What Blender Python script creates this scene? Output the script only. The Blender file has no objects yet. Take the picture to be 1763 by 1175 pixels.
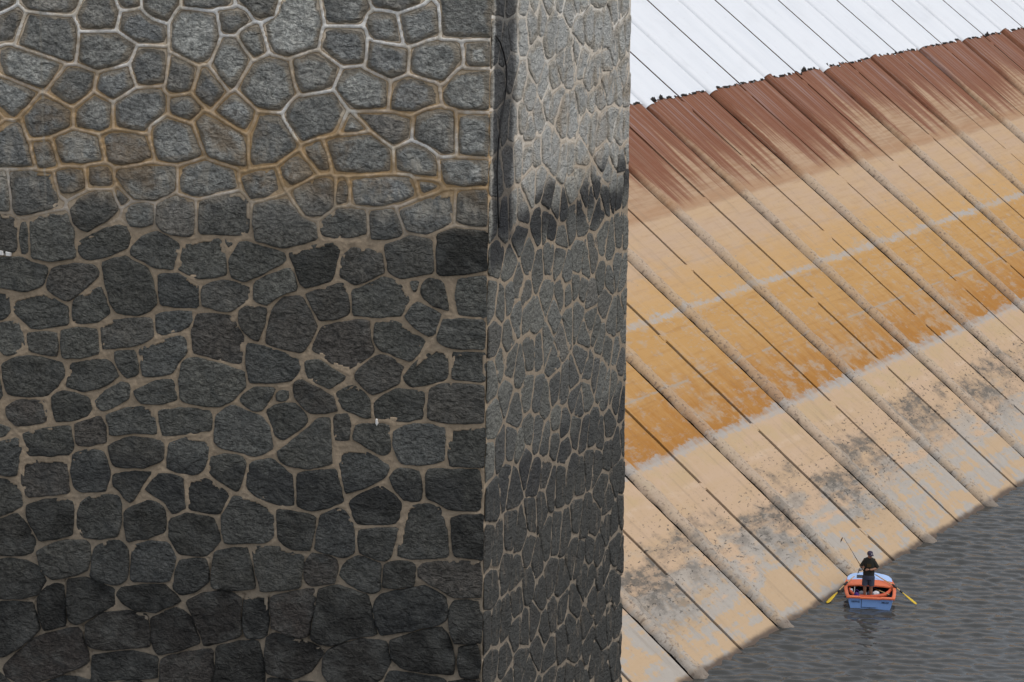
import bpy, bmesh, math, random
import numpy as np
from mathutils import Vector, Matrix, noise as mnoise

random.seed(11)
scene = bpy.context.scene
COL = scene.collection

# ------------------------------------------------------------------ camera
PW, PH, FPX = 1763.0, 1175.0, 4285.0          # photo size and focal length in its pixels
PITCH, ROLL, CAM_H = 0.2250, -0.0165, 26.5
CAM = np.array([0.0, 0.0, CAM_H])
Fv = np.array([0, math.cos(PITCH), -math.sin(PITCH)])
_R0 = np.array([1.0, 0, 0]); _U0 = np.cross(_R0, Fv)
Rv = math.cos(ROLL) * _R0 - math.sin(ROLL) * _U0
Uv = math.sin(ROLL) * _R0 + math.cos(ROLL) * _U0
cam_d = bpy.data.cameras.new('camera'); cam = bpy.data.objects.new('camera', cam_d); COL.objects.link(cam)
cam_d.sensor_width = 36.0; cam_d.lens = FPX / PW * 36.0
cam_d.clip_start = 0.5; cam_d.clip_end = 9000
M = Matrix.Identity(4)
for i in range(3):
    M[i][0] = Rv[i]; M[i][1] = Uv[i]; M[i][2] = -Fv[i]; M[i][3] = CAM[i]
cam.matrix_world = M
scene.camera = cam

# ------------------------------------------------------------------ sky, sun, exposure
SUN_EL, SUN_AZ = math.radians(56), math.radians(119)      # azimuth clockwise from +Y
w = bpy.data.worlds.new('World'); scene.world = w; w.use_nodes = True
nt = w.node_tree
for n in list(nt.nodes): nt.nodes.remove(n)
out = nt.nodes.new('ShaderNodeOutputWorld'); bg = nt.nodes.new('ShaderNodeBackground')
sky = nt.nodes.new('ShaderNodeTexSky'); sky.sky_type = 'NISHITA'; sky.sun_disc = False
sky.sun_elevation = SUN_EL; sky.sun_rotation = SUN_AZ; sky.dust_density = 5.0; sky.air_density = 1.0
hs = nt.nodes.new('ShaderNodeHueSaturation'); hs.inputs['Saturation'].default_value = 0.58
nt.links.new(sky.outputs[0], hs.inputs['Color']); 
veil = nt.nodes.new('ShaderNodeMix'); veil.data_type = 'RGBA'       # even high cloud over the blue
veil.inputs[0].default_value = 0.58; veil.inputs[7].default_value = (6.2, 6.7, 7.5, 1)
nt.links.new(hs.outputs[0], veil.inputs[6]); nt.links.new(veil.outputs[2], bg.inputs[0])
bg.inputs[1].default_value = 0.15
nt.links.new(bg.outputs[0], out.inputs[0])
sd = bpy.data.lights.new('sun', 'SUN'); sd.energy = 1.0; sd.angle = math.radians(14); sd.color = (1, .96, .9)
sun = bpy.data.objects.new('sun', sd); COL.objects.link(sun)
sdir = Vector((math.sin(SUN_AZ) * math.cos(SUN_EL), math.cos(SUN_AZ) * math.cos(SUN_EL), math.sin(SUN_EL)))
sun.rotation_euler = (-sdir).to_track_quat('-Z', 'Y').to_euler(); sun.location = sdir * 60 + Vector((0, 40, 20))
vs_ = scene.view_settings
vs_.view_transform = 'Standard'; vs_.look = 'None'; vs_.gamma = 1.0; vs_.use_curve_mapping = False
vs_.exposure = -0.22

# ------------------------------------------------------------------ helpers
def ray(px, py):
    px = np.asarray(px, float); py = np.asarray(py, float)
    return Fv + Rv * ((px - PW / 2) / FPX)[..., None] - Uv * ((py - PH / 2) / FPX)[..., None]
def hit(px, py, P0, n):
    q = ray(px, py); t = ((P0 - CAM) @ n) / (q @ n)
    return CAM + q * t[..., None]
def at_z(px, py, z):
    return hit(np.array([px]), np.array([py]), np.array([0, 0, z]), np.array([0, 0, 1.0]))[0]

def tag(o, label=None, cat=None, group=None, kind=None):
    if label: o['label'] = label
    if cat: o['category'] = cat
    if group: o['group'] = group
    if kind: o['kind'] = kind
    return o
def empty(name, loc=(0, 0, 0), rz=0.0, parent=None):
    o = bpy.data.objects.new(name, None); COL.objects.link(o)
    o.location = loc; o.rotation_euler = (0, 0, rz); o.empty_display_size = .3
    if parent: o.parent = parent
    return o
def mesh_obj(name, verts, faces, mat=None, parent=None, smooth=True):
    me = bpy.data.meshes.new(name)
    me.from_pydata([tuple(v) for v in verts], [], [tuple(f) for f in faces])
    if smooth: me.polygons.foreach_set('use_smooth', [True] * len(me.polygons))
    if mat: me.materials.append(mat)
    o = bpy.data.objects.new(name, me); COL.objects.link(o)
    if parent: o.parent = parent
    return o
def grid_faces(nu, nv, close=False):
    f = []
    for i in range(nu - 1):
        for j in range(nv if close else nv - 1):
            k = (j + 1) % nv
            f.append((i * nv + j, i * nv + k, (i + 1) * nv + k, (i + 1) * nv + j))
    return f
def grid_mesh(name, P, mat, parent=None, attrs=None, flip=False):
    """P: (nu, nv, 3) numpy array -> one mesh, quick path"""
    nu, nv = P.shape[:2]
    i, j = np.meshgrid(np.arange(nu - 1), np.arange(nv - 1), indexing='ij')
    a = (i * nv + j).ravel(); q = np.stack([a, a + nv, a + nv + 1, a + 1], 1)
    if flip: q = q[:, ::-1]
    me = bpy.data.meshes.new(name)
    me.vertices.add(nu * nv); me.vertices.foreach_set('co', P.reshape(-1).astype(np.float32))
    me.loops.add(q.size); me.loops.foreach_set('vertex_index', q.ravel().astype(np.int32))
    me.polygons.add(len(q)); me.polygons.foreach_set('loop_start', np.arange(0, q.size, 4, dtype=np.int32))
    me.polygons.foreach_set('use_smooth', np.ones(len(q), bool))
    me.update(calc_edges=True)
    for k, val in (attrs or {}).items():
        at = me.attributes.new(k, 'FLOAT', 'POINT'); at.data.foreach_set('value', val.ravel().astype(np.float32))
    me.materials.append(mat)
    o = bpy.data.objects.new(name, me); COL.objects.link(o)
    if parent: o.parent = parent
    return o
def tube(name, pts, rad, mat, parent=None, seg=8, caps=True):
    pts = [Vector(p) for p in pts]
    if not hasattr(rad, '__len__'): rad = [rad] * len(pts)
    V, Fc = [], []
    up = Vector((0, 0, 1))
    for i, p in enumerate(pts):
        d = (pts[min(i + 1, len(pts) - 1)] - pts[max(i - 1, 0)]).normalized()
        a = d.cross(up if abs(d.z) < .95 else Vector((1, 0, 0))).normalized(); b = d.cross(a)
        for k in range(seg):
            t = 2 * math.pi * k / seg
            V.append(p + (a * math.cos(t) + b * math.sin(t)) * rad[i])
    Fc = grid_faces(len(pts), seg, True)
    if caps:
        Fc.append(tuple(range(seg))[::-1]); Fc.append(tuple((len(pts) - 1) * seg + k for k in range(seg)))
    return mesh_obj(name, V, Fc, mat, parent)
def box(name, lo, hi, mat, parent=None, bevel=0.0):
    bm = bmesh.new(); bmesh.ops.create_cube(bm, size=1)
    for v in bm.verts:
        v.co = Vector([lo[k] + (v.co[k] + .5) * (hi[k] - lo[k]) for k in range(3)])
    if bevel: bmesh.ops.bevel(bm, geom=bm.edges[:], offset=bevel, segments=2, affect='EDGES', profile=.6)
    me = bpy.data.meshes.new(name); bm.to_mesh(me); bm.free()
    if mat: me.materials.append(mat)
    o = bpy.data.objects.new(name, me); COL.objects.link(o)
    if parent: o.parent = parent
    return o
def vnoise(P, s, seed=0.0):
    return np.array([mnoise.noise(Vector((p[0] * s + seed, p[1] * s - seed, p[2] * s + 2 * seed))) for p in P])
def smooth_noise(shape, cell, rng):
    """cheap value noise on a grid, bicubic-ish by repeated linear upsampling"""
    n0, n1 = int(shape[0] / cell) + 3, int(shape[1] / cell) + 3
    g = rng.standard_normal((n0, n1))
    x = np.arange(shape[0]) / cell; y = np.arange(shape[1]) / cell
    i = x.astype(int); j = y.astype(int); fx = x - i; fy = y - j
    fx = (fx * fx * (3 - 2 * fx))[:, None]; fy = (fy * fy * (3 - 2 * fy))[None, :]
    A = g[np.ix_(i, j)]; B = g[np.ix_(i + 1, j)]; C = g[np.ix_(i, j + 1)]; D = g[np.ix_(i + 1, j + 1)]
    return (A * (1 - fx) + B * fx) * (1 - fy) + (C * (1 - fx) + D * fx) * fy
def sstep(x, a, b):
    t = np.clip((x - a) / (b - a), 0, 1); return t * t * (3 - 2 * t)

# ------------------------------------------------------------------ node helper
class G:
    def __init__(s, name):
        s.m = bpy.data.materials.new(name); s.m.use_nodes = True; s.t = s.m.node_tree
        for n in list(s.t.nodes): s.t.nodes.remove(n)
        s.o = s.t.nodes.new('ShaderNodeOutputMaterial'); s.b = s.t.nodes.new('ShaderNodeBsdfPrincipled')
        s.t.links.new(s.b.outputs[0], s.o.inputs[0])
    def put(s, sock, v):
        if isinstance(v, bpy.types.NodeSocket): s.t.links.new(v, sock)
        elif v is not None:
            if isinstance(v, tuple) and len(v) == 3 and len(sock.default_value) == 4: v = v + (1,)
            sock.default_value = v
    def n(s, typ, **kw):
        x = s.t.nodes.new(typ)
        for k, v in kw.items(): setattr(x, k, v)
        return x
    def math(s, op, a, b=None, c=None, clamp=False):
        x = s.n('ShaderNodeMath', operation=op, use_clamp=clamp)
        s.put(x.inputs[0], a)
        if b is not None: s.put(x.inputs[1], b)
        if c is not None: s.put(x.inputs[2], c)
        return x.outputs[0]
    def add(s, a, b): return s.math('ADD', a, b)
    def sub(s, a, b): return s.math('SUBTRACT', a, b)
    def mul(s, a, b): return s.math('MULTIPLY', a, b)
    def mad(s, a, b, c): return s.math('MULTIPLY_ADD', a, b, c)
    def ss(s, x, a, b):       # smoothstep; a > b gives the falling one
        inv = a > b
        if inv: a, b = b, a
        r = s.n('ShaderNodeMapRange', interpolation_type='SMOOTHSTEP')
        s.put(r.inputs[0], x); r.inputs[1].default_value = a; r.inputs[2].default_value = b
        r.inputs[3].default_value = 1.0 if inv else 0.0; r.inputs[4].default_value = 0.0 if inv else 1.0
        return r.outputs[0]
    def win(s, x, a, b, c, d): return s.mul(s.ss(x, a, b), s.ss(x, d, c))
    def vec(s, x, y, z=0.0):
        c = s.n('ShaderNodeCombineXYZ')
        for k, v in enumerate((x, y, z)): s.put(c.inputs[k], v)
        return c.outputs[0]
    def scale(s, v, sx, sy, sz):
        x = s.n('ShaderNodeVectorMath', operation='MULTIPLY'); s.put(x.inputs[0], v); x.inputs[1].default_value = (sx, sy, sz)
        return x.outputs[0]
    def noise(s, v, sc=1.0, det=3.0, rough=.55, dist=0.0):
        x = s.n('ShaderNodeTexNoise'); s.put(x.inputs['Vector'], v)
        x.inputs['Scale'].default_value = sc; x.inputs['Detail'].default_value = det
        x.inputs['Roughness'].default_value = rough; x.inputs['Distortion'].default_value = dist
        return x.outputs['Fac']
    def vor(s, v, sc, feat='F1'):
        x = s.n('ShaderNodeTexVoronoi', feature=feat); s.put(x.inputs['Vector'], v); x.inputs['Scale'].default_value = sc
        return x.outputs['Distance']
    def mix(s, f, a, b, mode='MIX'):
        x = s.n('ShaderNodeMix', data_type='RGBA', blend_type=mode)
        s.put(x.inputs[0], f); s.put(x.inputs[6], a); s.put(x.inputs[7], b)
        return x.outputs[2]
    def attr(s, name):
        x = s.n('ShaderNodeAttribute', attribute_name=name); return x.outputs['Fac']
    def bump(s, h, strength=.5, dist=.01, nrm=None):
        x = s.n('ShaderNodeBump'); s.put(x.inputs['Height'], h)
        s.put(x.inputs['Strength'], strength); x.inputs['Distance'].default_value = dist
        if nrm is not None: s.put(x.inputs['Normal'], nrm)
        return x.outputs[0]
    def fin(s, col, rough=.9, spec=.3, nrm=None, **kw):
        s.put(s.b.inputs['Base Color'], col); s.put(s.b.inputs['Roughness'], rough)
        s.put(s.b.inputs['Specular IOR Level'], spec)
        if nrm is not None: s.put(s.b.inputs['Normal'], nrm)
        for k, v in kw.items(): s.put(s.b.inputs[k], v)
        return s.m
def paint(name, col, rough=.6, spec=.4, var=.25, sc=30.0, bump=.15, metallic=0.0):
    g = G(name); tc = g.n('ShaderNodeTexCoord').outputs['Object']
    n = g.noise(tc, sc, 4); d = tuple(c * (1 - var) for c in col); l = tuple(min(1, c * (1 + var * .6)) for c in col)
    c = g.mix(n, d, l)
    return g.fin(c, rough, spec, g.bump(n, bump, .004), Metallic=metallic)
def position(g):
    return g.n('ShaderNodeNewGeometry').outputs['Position']
def dot(g, v, d):
    x = g.n('ShaderNodeVectorMath', operation='DOT_PRODUCT'); g.put(x.inputs[0], v); x.inputs[1].default_value = tuple(d)
    return x.outputs['Value']

# ================================================================== WATER
def water_material():
    g = G('water'); P = position(g)
    n1 = g.noise(g.scale(P, 2.2, 3.6, 1), 1.0, 4, .6)
    n2 = g.noise(g.scale(P, 8, 12, 1), 1.0, 3, .6)
    nr = g.bump(g.add(n1, g.mul(n2, .25)), .16, .04)
    big = g.noise(g.scale(P, .12, .2, 1), 1.0, 2)
    c = g.mix(big, (.050, .050, .046), (.062, .060, .054))
    return g.fin(c, .045, .5, nr, IOR=1.33)
WATER = water_material()
def build_water():
    rng = np.random.default_rng(5)
    def axis(lo, hi, step, far):
        fine = np.arange(lo, hi, step)
        g1 = hi + step * (1.35 ** np.arange(1, 40)).cumsum(); g1 = g1[g1 < far]
        g0 = lo - step * (1.35 ** np.arange(1, 40)).cumsum(); g0 = g0[g0 > -far]
        return np.concatenate([[-far], g0[::-1], fine, g1, [far]])
    X = axis(3.0, 23.5, .055, 4000); Y = axis(63.0, 100.0, .055, 4000)
    XX, YY = np.meshgrid(X, Y, indexing='ij'); Z = np.zeros_like(XX)
    # ripples running roughly towards the camera, long crests across the view
    for k in range(56):
        lam = float(np.exp(rng.uniform(math.log(.26), math.log(.82))))
        th = math.radians(rng.normal(262, 24)); kx, ky = math.cos(th) * 2 * math.pi / lam, math.sin(th) * 2 * math.pi / lam
        amp = .022 * lam ** 1.05 * rng.uniform(.4, 1.0)
        wob = .8 * np.sin(XX * rng.uniform(.1, .5) + YY * rng.uniform(.1, .5) + rng.uniform(0, 6))
        Z += amp * np.sin(kx * XX + ky * YY + rng.uniform(0, 6.3) + wob)
    env = .75 + .25 * np.sin(XX * .21 + YY * .13 + 1.0) * np.sin(YY * .17 - XX * .09)
    Z *= env
    fade = sstep(XX, 1, 4) * (1 - sstep(XX, 23, 26)) * sstep(YY, 59, 64) * (1 - sstep(YY, 99, 104))
    Z *= fade * .5
    o = grid_mesh('water', np.stack([XX, YY, Z], -1), WATER)
    tag(o, kind='structure')
build_water()

# ================================================================== THE DAM FACE
S = CAM_H / 22.5
AZ, SL, WD = 0.5764, 0.6106, -28.6873 * S
U0_, DU = 86.3028 * S, 4.7352 * S
V_EDGE, V_BROWN, V_L1, V_L2 = -19.2212 * S, -14.1956 * S, -10.4977 * S, -6.0611 * S
da = np.array([math.sin(AZ), math.cos(AZ), 0]); dp = np.array([math.cos(AZ), -math.sin(AZ), 0])
dd = dp * math.cos(SL) + np.array([0, 0, -math.sin(SL)]); dn = dp * math.sin(SL) + np.array([0, 0, math.cos(SL)])
DP0 = dp * WD
DT = DU / 2                                     # width of one panel
dam = bpy.data.objects.new('dam_wall', None); COL.objects.link(dam)
Md = Matrix.Identity(4)
for i in range(3):
    Md[i][0] = dd[i]; Md[i][1] = da[i]; Md[i][2] = dn[i]; Md[i][3] = DP0[i]
dam.matrix_world = Md
tag(dam, 'long sloping concrete dam face stained rust, orange and grey, white sheeting along its top', 'dam')

def dam_material(name, kind='panel'):
    g = G(name)
    tcn = g.n('ShaderNodeTexCoord'); tcn.object = dam
    sp = g.n('ShaderNodeSeparateXYZ'); g.put(sp.inputs[0], tcn.outputs['Object'])
    v0, u, n0 = sp.outputs
    v = g.mul(v0, 1 / (.9496 * S))                          # back to the fitted units
    cell = g.math('FLOOR', g.mul(g.sub(u, U0_ - 40 * DU), 1 / DT))
    wn = g.n('ShaderNodeTexWhiteNoise', noise_dimensions='1D'); g.put(wn.inputs['W'], cell)
    r1 = wn.outputs['Value']; rs = g.n('ShaderNodeSeparateColor'); g.put(rs.inputs[0], wn.outputs['Color'])
    r2, r3 = rs.outputs[1], rs.outputs[2]
    uv = g.vec(u, v0, g.mul(cell, 3.7))
    fine = g.noise(g.scale(uv, 5, 5, 1), 1, 5, .65)
    med = g.noise(g.scale(uv, 1.1, 1.3, 1), 1, 5, .62)
    lay = g.noise(g.scale(uv, .55, 6.5, 1), 1, 4, .6)       # thin horizontal layering
    lay2 = g.noise(g.scale(uv, .35, 1.5, 1), 1, 4, .6)
    strk = g.noise(g.scale(uv, 2.2, .10, 1), 1, 4, .6)       # run-off streaks down the slope
    strk2 = g.noise(g.scale(uv, 15, .16, 1), 1, 3, .6)
    blot = g.noise(g.scale(uv, 2.4, .8, 1), 1, 5, .68)
    chip = g.noise(g.scale(uv, 2.2, 4.5, 1), 1, 5, .7)
    # --- tan, getting more orange towards the first grey line
    c = g.mix(g.ss(lay2, .35, .65), (.50, .352, .235), (.515, .355, .215))
    c = g.mix(g.mul(g.ss(g.mad(g.sub(med, .5), 3.2, v), -13.6, -11.6), .85), c, (.525, .315, .125))
    c = g.mix(g.mul(g.ss(lay, .45, .72), .34), c, (.40, .255, .145))
    # --- orange belt between the lines
    f = g.ss(v, -11.05, -10.75)
    oc = g.mix(g.ss(g.add(g.mul(blot, .55), g.mul(g.sub(v, -11), .11)), .40, .80), (.485, .280, .105), (.385, .172, .038))
    oc = g.mix(g.mul(g.ss(g.add(med, g.mul(g.sub(r1, .5), .25)), .52, .66), g.mul(g.ss(v, -9.5, -7.2), .7)), oc, (.44, .295, .17))
    oc = g.mix(g.mul(g.ss(lay, .48, .72), .4), oc, (.35, .17, .05))
    c = g.mix(f, c, oc)
    # --- pinkish beige under the second line, then grey with tan patches
    f = g.ss(v, -6.42, -6.30)
    pc = g.mix(g.ss(lay2, .35, .66), (.525, .372, .248), (.51, .358, .222))
    pc = g.mix(g.mul(g.win(v, -6.3, -6.0, -5.5, -5.1), g.mul(g.ss(med, .42, .58), .6)), pc, (.50, .36, .20))
    c = g.mix(f, c, pc)
    grey = g.mix(fine, (.355, .325, .288), (.435, .402, .358))
    fl = g.ss(g.add(g.mul(g.add(v, 3.4), .30), g.add(g.mul(g.sub(lay2, .5), 2.3), g.mul(g.sub(med, .5), 1.2))), -.05, .30)
    f2 = g.ss(v, -5.2, -2.2)
    c = g.mix(g.mul(g.mul(fl, f2), .92), c, grey)
    tan2 = g.mix(lay, (.52, .372, .235), (.49, .335, .19))
    ft = g.mul(g.ss(v, -2.9, -1.7), g.ss(g.add(g.add(lay2, g.mul(g.sub(blot, .5), .8)), g.mul(v, .045)), .40, .50))
    c = g.mix(g.mul(ft, .9), c, tan2)
    # --- bare grey patches and the grey lines
    gp = g.mul(g.ss(g.add(g.mul(chip, .6), g.mul(med, .45)), .525, .645), g.win(v, -12.6, -11.2, -7.4, -5.2))
    c = g.mix(g.mul(gp, .42), c, grey)
    gs = g.mul(g.ss(chip, .66, .69), g.win(v, -14.4, -13.8, -11.4, -11))
    c = g.mix(g.mul(gs, .8), c, (.27, .25, .235))
    wob = g.add(v, g.mul(g.sub(med, .5), .55))
    wobf = g.add(wob, g.mul(g.sub(fine, .5), .5))
    c = g.mix(g.mul(g.win(wobf, -11.26, -11.17, -11.02, -10.94), g.mad(g.ss(blot, .35, .6), .5, g.mad(r3, .25, .2))), c, (.40, .38, .355))
    c = g.mix(g.mul(g.win(wobf, -6.62, -6.50, -6.28, -6.14), g.mad(g.ss(blot, .35, .6), .55, g.mad(r2, .25, .2))), c, (.39, .37, .345))
    jl = g.win(g.add(v, g.mul(g.sub(fine, .5), .12)), -8.62, -8.58, -8.54, -8.50)
    c = g.mix(g.mul(g.mul(jl, g.ss(med, .40, .55)), .7), c, (.36, .31, .25))
    jl = g.win(g.add(v, g.mul(g.sub(fine, .5), .2)), -12.9, -12.84, -12.8, -12.74)
    c = g.mix(g.mul(jl, .3), c, (.40, .30, .22))
    pl = g.win(g.add(v, g.mul(g.sub(fine, .5), .3)), -5.35, -5.2, -5.1, -5.0)
    c = g.mix(g.mul(g.mul(pl, g.ss(med, .45, .6)), .25), c, (.66, .52, .40))
    # --- dark mould belt
    vm = g.add(v, g.add(g.mul(g.sub(r1, .5), 1.5), g.mul(g.sub(med, .5), 1.3)))
    mwin = g.win(vm, -4.45, -4.1, -3.5, -1.5)
    speck = g.ss(g.add(g.mul(fine, .6), g.mul(chip, .45)), .54, .62)
    c = g.mix(g.mul(g.mul(mwin, g.mul(g.ss(g.add(med, g.mul(g.sub(r3, .5), .3)), .34, .66), g.mad(g.ss(chip, .40, .58), .6, .4))), .92), c, (.125, .115, .100))
    sp2 = g.noise(g.scale(uv, 5.5, 9, 1), 1, 3, .6)
    c = g.mix(g.mul(g.mul(g.win(vm, -5.6, -4.3, -3.0, -1.2), g.ss(sp2, .60, .66)), .85), c, (.07, .063, .056))
    # --- brown wash and rust at the top
    fb = g.ss(g.add(v, g.mul(g.sub(med, .5), .35)), -14.82, -15.05)
    bc = g.mix(g.ss(lay, .35, .7), (.45, .305, .195), (.37, .23, .135))
    bc = g.mix(g.mul(g.win(v, -15.7, -15.3, -15.1, -14.9), .55), bc, (.40, .235, .13))
    c = g.mix(fb, c, bc)
    rv = g.add(v, g.add(g.mul(g.sub(strk, .5), -9.5), g.add(g.mul(g.sub(strk2, .5), -1.6), g.mul(g.sub(r2, .5), 2.2))))
    fr = g.mul(g.ss(rv, -15.5, -17.9), g.ss(v, -14.9, -15.6))
    rc = g.mix(g.ss(strk2, .38, .64), (.170, .056, .026), (.24, .098, .056))
    rc = g.mix(g.mul(g.ss(g.noise(g.scale(uv, 7, .08, 1), 1, 3), .52, .64), g.ss(v, -17.0, -19.5)), rc, (.26, .165, .145))
    c = g.mix(g.mul(fr, .93), c, rc)
    # light drip lines through the rust
    dl = g.mul(g.ss(g.noise(g.scale(uv, 11, .05, 1), 1, 2), .64, .69), g.win(v, -20, -18.5, -16.5, -15))
    c = g.mix(g.mul(dl, .5), c, (.48, .34, .24))
    # --- wet edge at the water
    c = g.mix(g.ss(g.add(v, g.mul(g.sub(med, .5), .3)), -.26, -.05), c, (.12, .09, .07))
    if kind == 'rib':
        # rougher, greyer and speckled, dark growth on it in places
        k = g.ss(v, -15.3, -14.6)
        c = g.mix(g.mul(k, .40), c, g.mix(fine, (.30, .255, .205), (.60, .53, .45)))
        c = g.mix(g.mul(g.ss(g.noise(g.scale(uv, 9, 9, 1), 1, 4), .56, .66), g.mad(k, .45, .2)), c, (.15, .11, .085))
    runs = g.noise(g.scale(uv, 3.2, .22, 1), 1, 5, .65)
    c = g.mix(g.mul(g.ss(runs, .54, .70), .22), c, (.22, .17, .125))
    c = g.mix(g.mul(g.ss(runs, .44, .30), .08), c, (.66, .58, .48))
    grain = g.noise(g.scale(uv, 9, 13, 1), 1, 4, .7)
    c = g.mix(g.mul(g.ss(grain, .58, .72), .22), c, (.18, .145, .115))
    spk = g.ss(fine, .60, .80)
    c = g.mix(g.mul(spk, .07), c, (.85, .80, .72))
    c = g.mix(g.mul(g.ss(fine, .42, .22), .25), c, (.16, .12, .09))
    h = g.add(g.mul(fine, .7), g.mul(lay, .5))
    if kind == 'rib':
        nr = g.bump(g.noise(g.scale(uv, 12, 12, 1), 1, 5, .7), .9, .035)
    else:
        nr = g.bump(h, .5, .016)
    gl = g.ss(v, -18, -19.5)
    rough = g.mad(fr, -.12, .90)
    return g.fin(c, rough, .2, nr)
DAM_M = dam_material('stained_concrete'); RIB_M = dam_material('rough_joint_concrete', 'rib')

def white_material():
    g = G('white_sheeting')
    tcn = g.n('ShaderNodeTexCoord'); tcn.object = dam
    P = tcn.outputs['Object']
    n = g.noise(g.scale(P, .15, 1.2, 1), 1, 4, .6); n2 = g.noise(g.scale(P, 4, 4, 4), 1, 4)
    c = g.mix(g.ss(n, .4, .75), (.775, .788, .805), (.72, .738, .762))
    c = g.mix(g.mul(g.ss(n2, .60, .75), .25), c, (.60, .59, .57)); n3 = g.noise(g.scale(P, .5, .35, 1), 1, 5, .6); c = g.mix(g.mul(g.ss(n3, .50, .72), .30), c, (.60, .61, .625))
    return g.fin(c, .42, .5, g.bump(n2, .12, .01))
WHITE = white_material()
FLAP = paint('dark_sheet_underside', (.022, .017, .014), .8, .3)
BACK = paint('joint_backing', (.035, .03, .026), .95, .2, sc=3)
SEAL = paint('joint_sealant', (.50, .40, .31), .9, .2, sc=6, bump=.5)
PANEL_T, GAP = .15, .145
VTOP = -36.0 * S
K0, K1 = -11.0, 10.0
rngd = random.Random(3)

def joint_u(k, v):        # joints wander a few centimetres
    return U0_ + DU * k + .030 * mnoise.noise(Vector((k * 7.3, v * .35, 0))) + .016 * mnoise.noise(Vector((k * 3.1, v * 1.6, 5)))

vv = np.concatenate([np.arange(VTOP, V_EDGE - 2, 1.6), np.arange(V_EDGE - 2, 2.4, .30)])
nk = int((K1 - K0) * 2)
for q in range(nk):
    ka, kb = K0 + q * .5, K0 + (q + 1) * .5
    V = []
    tilt = rngd.uniform(-.004, .004); off = rngd.uniform(-.010, .010)
    for v in vv:
        a = joint_u(ka, v) + GAP / 2 + .010 * mnoise.noise(Vector((ka * 9, v * 3, 1)))
        b = joint_u(kb, v) - (GAP / 2 if q % 2 == 0 else .345) + .010 * mnoise.noise(Vector((kb * 9, v * 3, 9)))
        for (uu, zz) in ((a, -PANEL_T), (a, -.012), (a + .012, 0), ((a * 2 + b) / 3, .003), ((a + b * 2) / 3, .003), (b - .012, 0), (b, -.012), (b, -PANEL_T)):
            V.append((v, uu, zz + off + tilt * (uu - a)))
    Fc = grid_faces(len(vv), 8)
    Fc = [f[::-1] for f in Fc]
    mesh_obj('concrete_panel', V, Fc, DAM_M, dam, smooth=False)
mesh_obj('backing', [(VTOP, U0_ + DU * (K0 - 4), -PANEL_T - .01), (VTOP, U0_ + DU * (K1 + 4), -PANEL_T - .01), (2.6, U0_ + DU * (K1 + 4), -PANEL_T - .01), (2.6, U0_ + DU * (K0 - 4), -PANEL_T - .01)], [(3, 2, 1, 0)], BACK, dam)

# raised joint ribs at whole k, open grooves at half k
vr = np.arange(V_EDGE - .3, 1.2, .16)
for k in range(int(K0), int(K1) + 1):
    V = []; ns = 9
    for i, v in enumerate(vr):
        r0 = 1 + .16 * mnoise.noise(Vector((k * 5.1, v * .9, 0))) + .13 * mnoise.noise(Vector((k * 5.1, v * 2.9, 3)))
        for j in range(ns):
            t = math.pi * j / (ns - 1)
            rr = r0 + .13 * mnoise.noise(Vector((k * 4.7 + j * .8, v * 3.1, 8)))
            smoothk = 1 if v > V_BROWN - 2 else .5
            rr = 1 + (rr - 1) * smoothk
            V.append((v, joint_u(k, v) + .07 - math.cos(t) * .30 * rr, -.03 + .225 * math.sin(t) * rr))
    Fc = [f[::-1] for f in grid_faces(len(vr), ns)]
    mesh_obj('joint_rib', V, Fc, RIB_M, dam)
    # the white sheeting runs over the rib too
    V = []; vw = np.arange(VTOP, V_EDGE + .25, .7)
    end = V_EDGE + rngd.uniform(-.1, .35)
    vw = np.append(vw[vw < end - .1], end)
    for v in vw:
        for j in range(ns):
            t = math.pi * j / (ns - 1)
            V.append((v, joint_u(k, v) + .03 - math.cos(t) * .37, -.005 + .235 * math.sin(t) ** 1.15))
    mesh_obj('white_rib_cover', V, [f[::-1] for f in grid_faces(len(vw), ns)], WHITE, dam)
    # bits of filler left in the open groove next to it
    kk = k + .5
    if kk < K1:
        bm = bmesh.new()
        def filler(v, ln, top):
            for s_ in range(2):
                pass
            vs2 = []
            for (dv, z) in ((-ln / 2, -.05), (-ln * .3, top), (ln * .3, top), (ln / 2, -.05)):
                for du in (-GAP * .62, GAP * .62):
                    vs2.append(bm.verts.new((v + dv, joint_u(kk, v + dv) + du, z)))
            for i in range(3):
                bm.faces.new((vs2[i * 2], vs2[i * 2 + 2], vs2[i * 2 + 3], vs2[i * 2 + 1]))
        v = V_EDGE + .6
        while v < -.3:
            filler(v, rngd.uniform(.25, .7), rngd.uniform(-.02, .006)); v += rngd.uniform(3.5, 8.0)
        me = bpy.data.meshes.new('joint_filler'); bm.to_mesh(me); bm.free(); me.materials.append(DAM_M)
        o = bpy.data.objects.new('joint_filler', me); COL.objects.link(o); o.parent = dam

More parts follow.
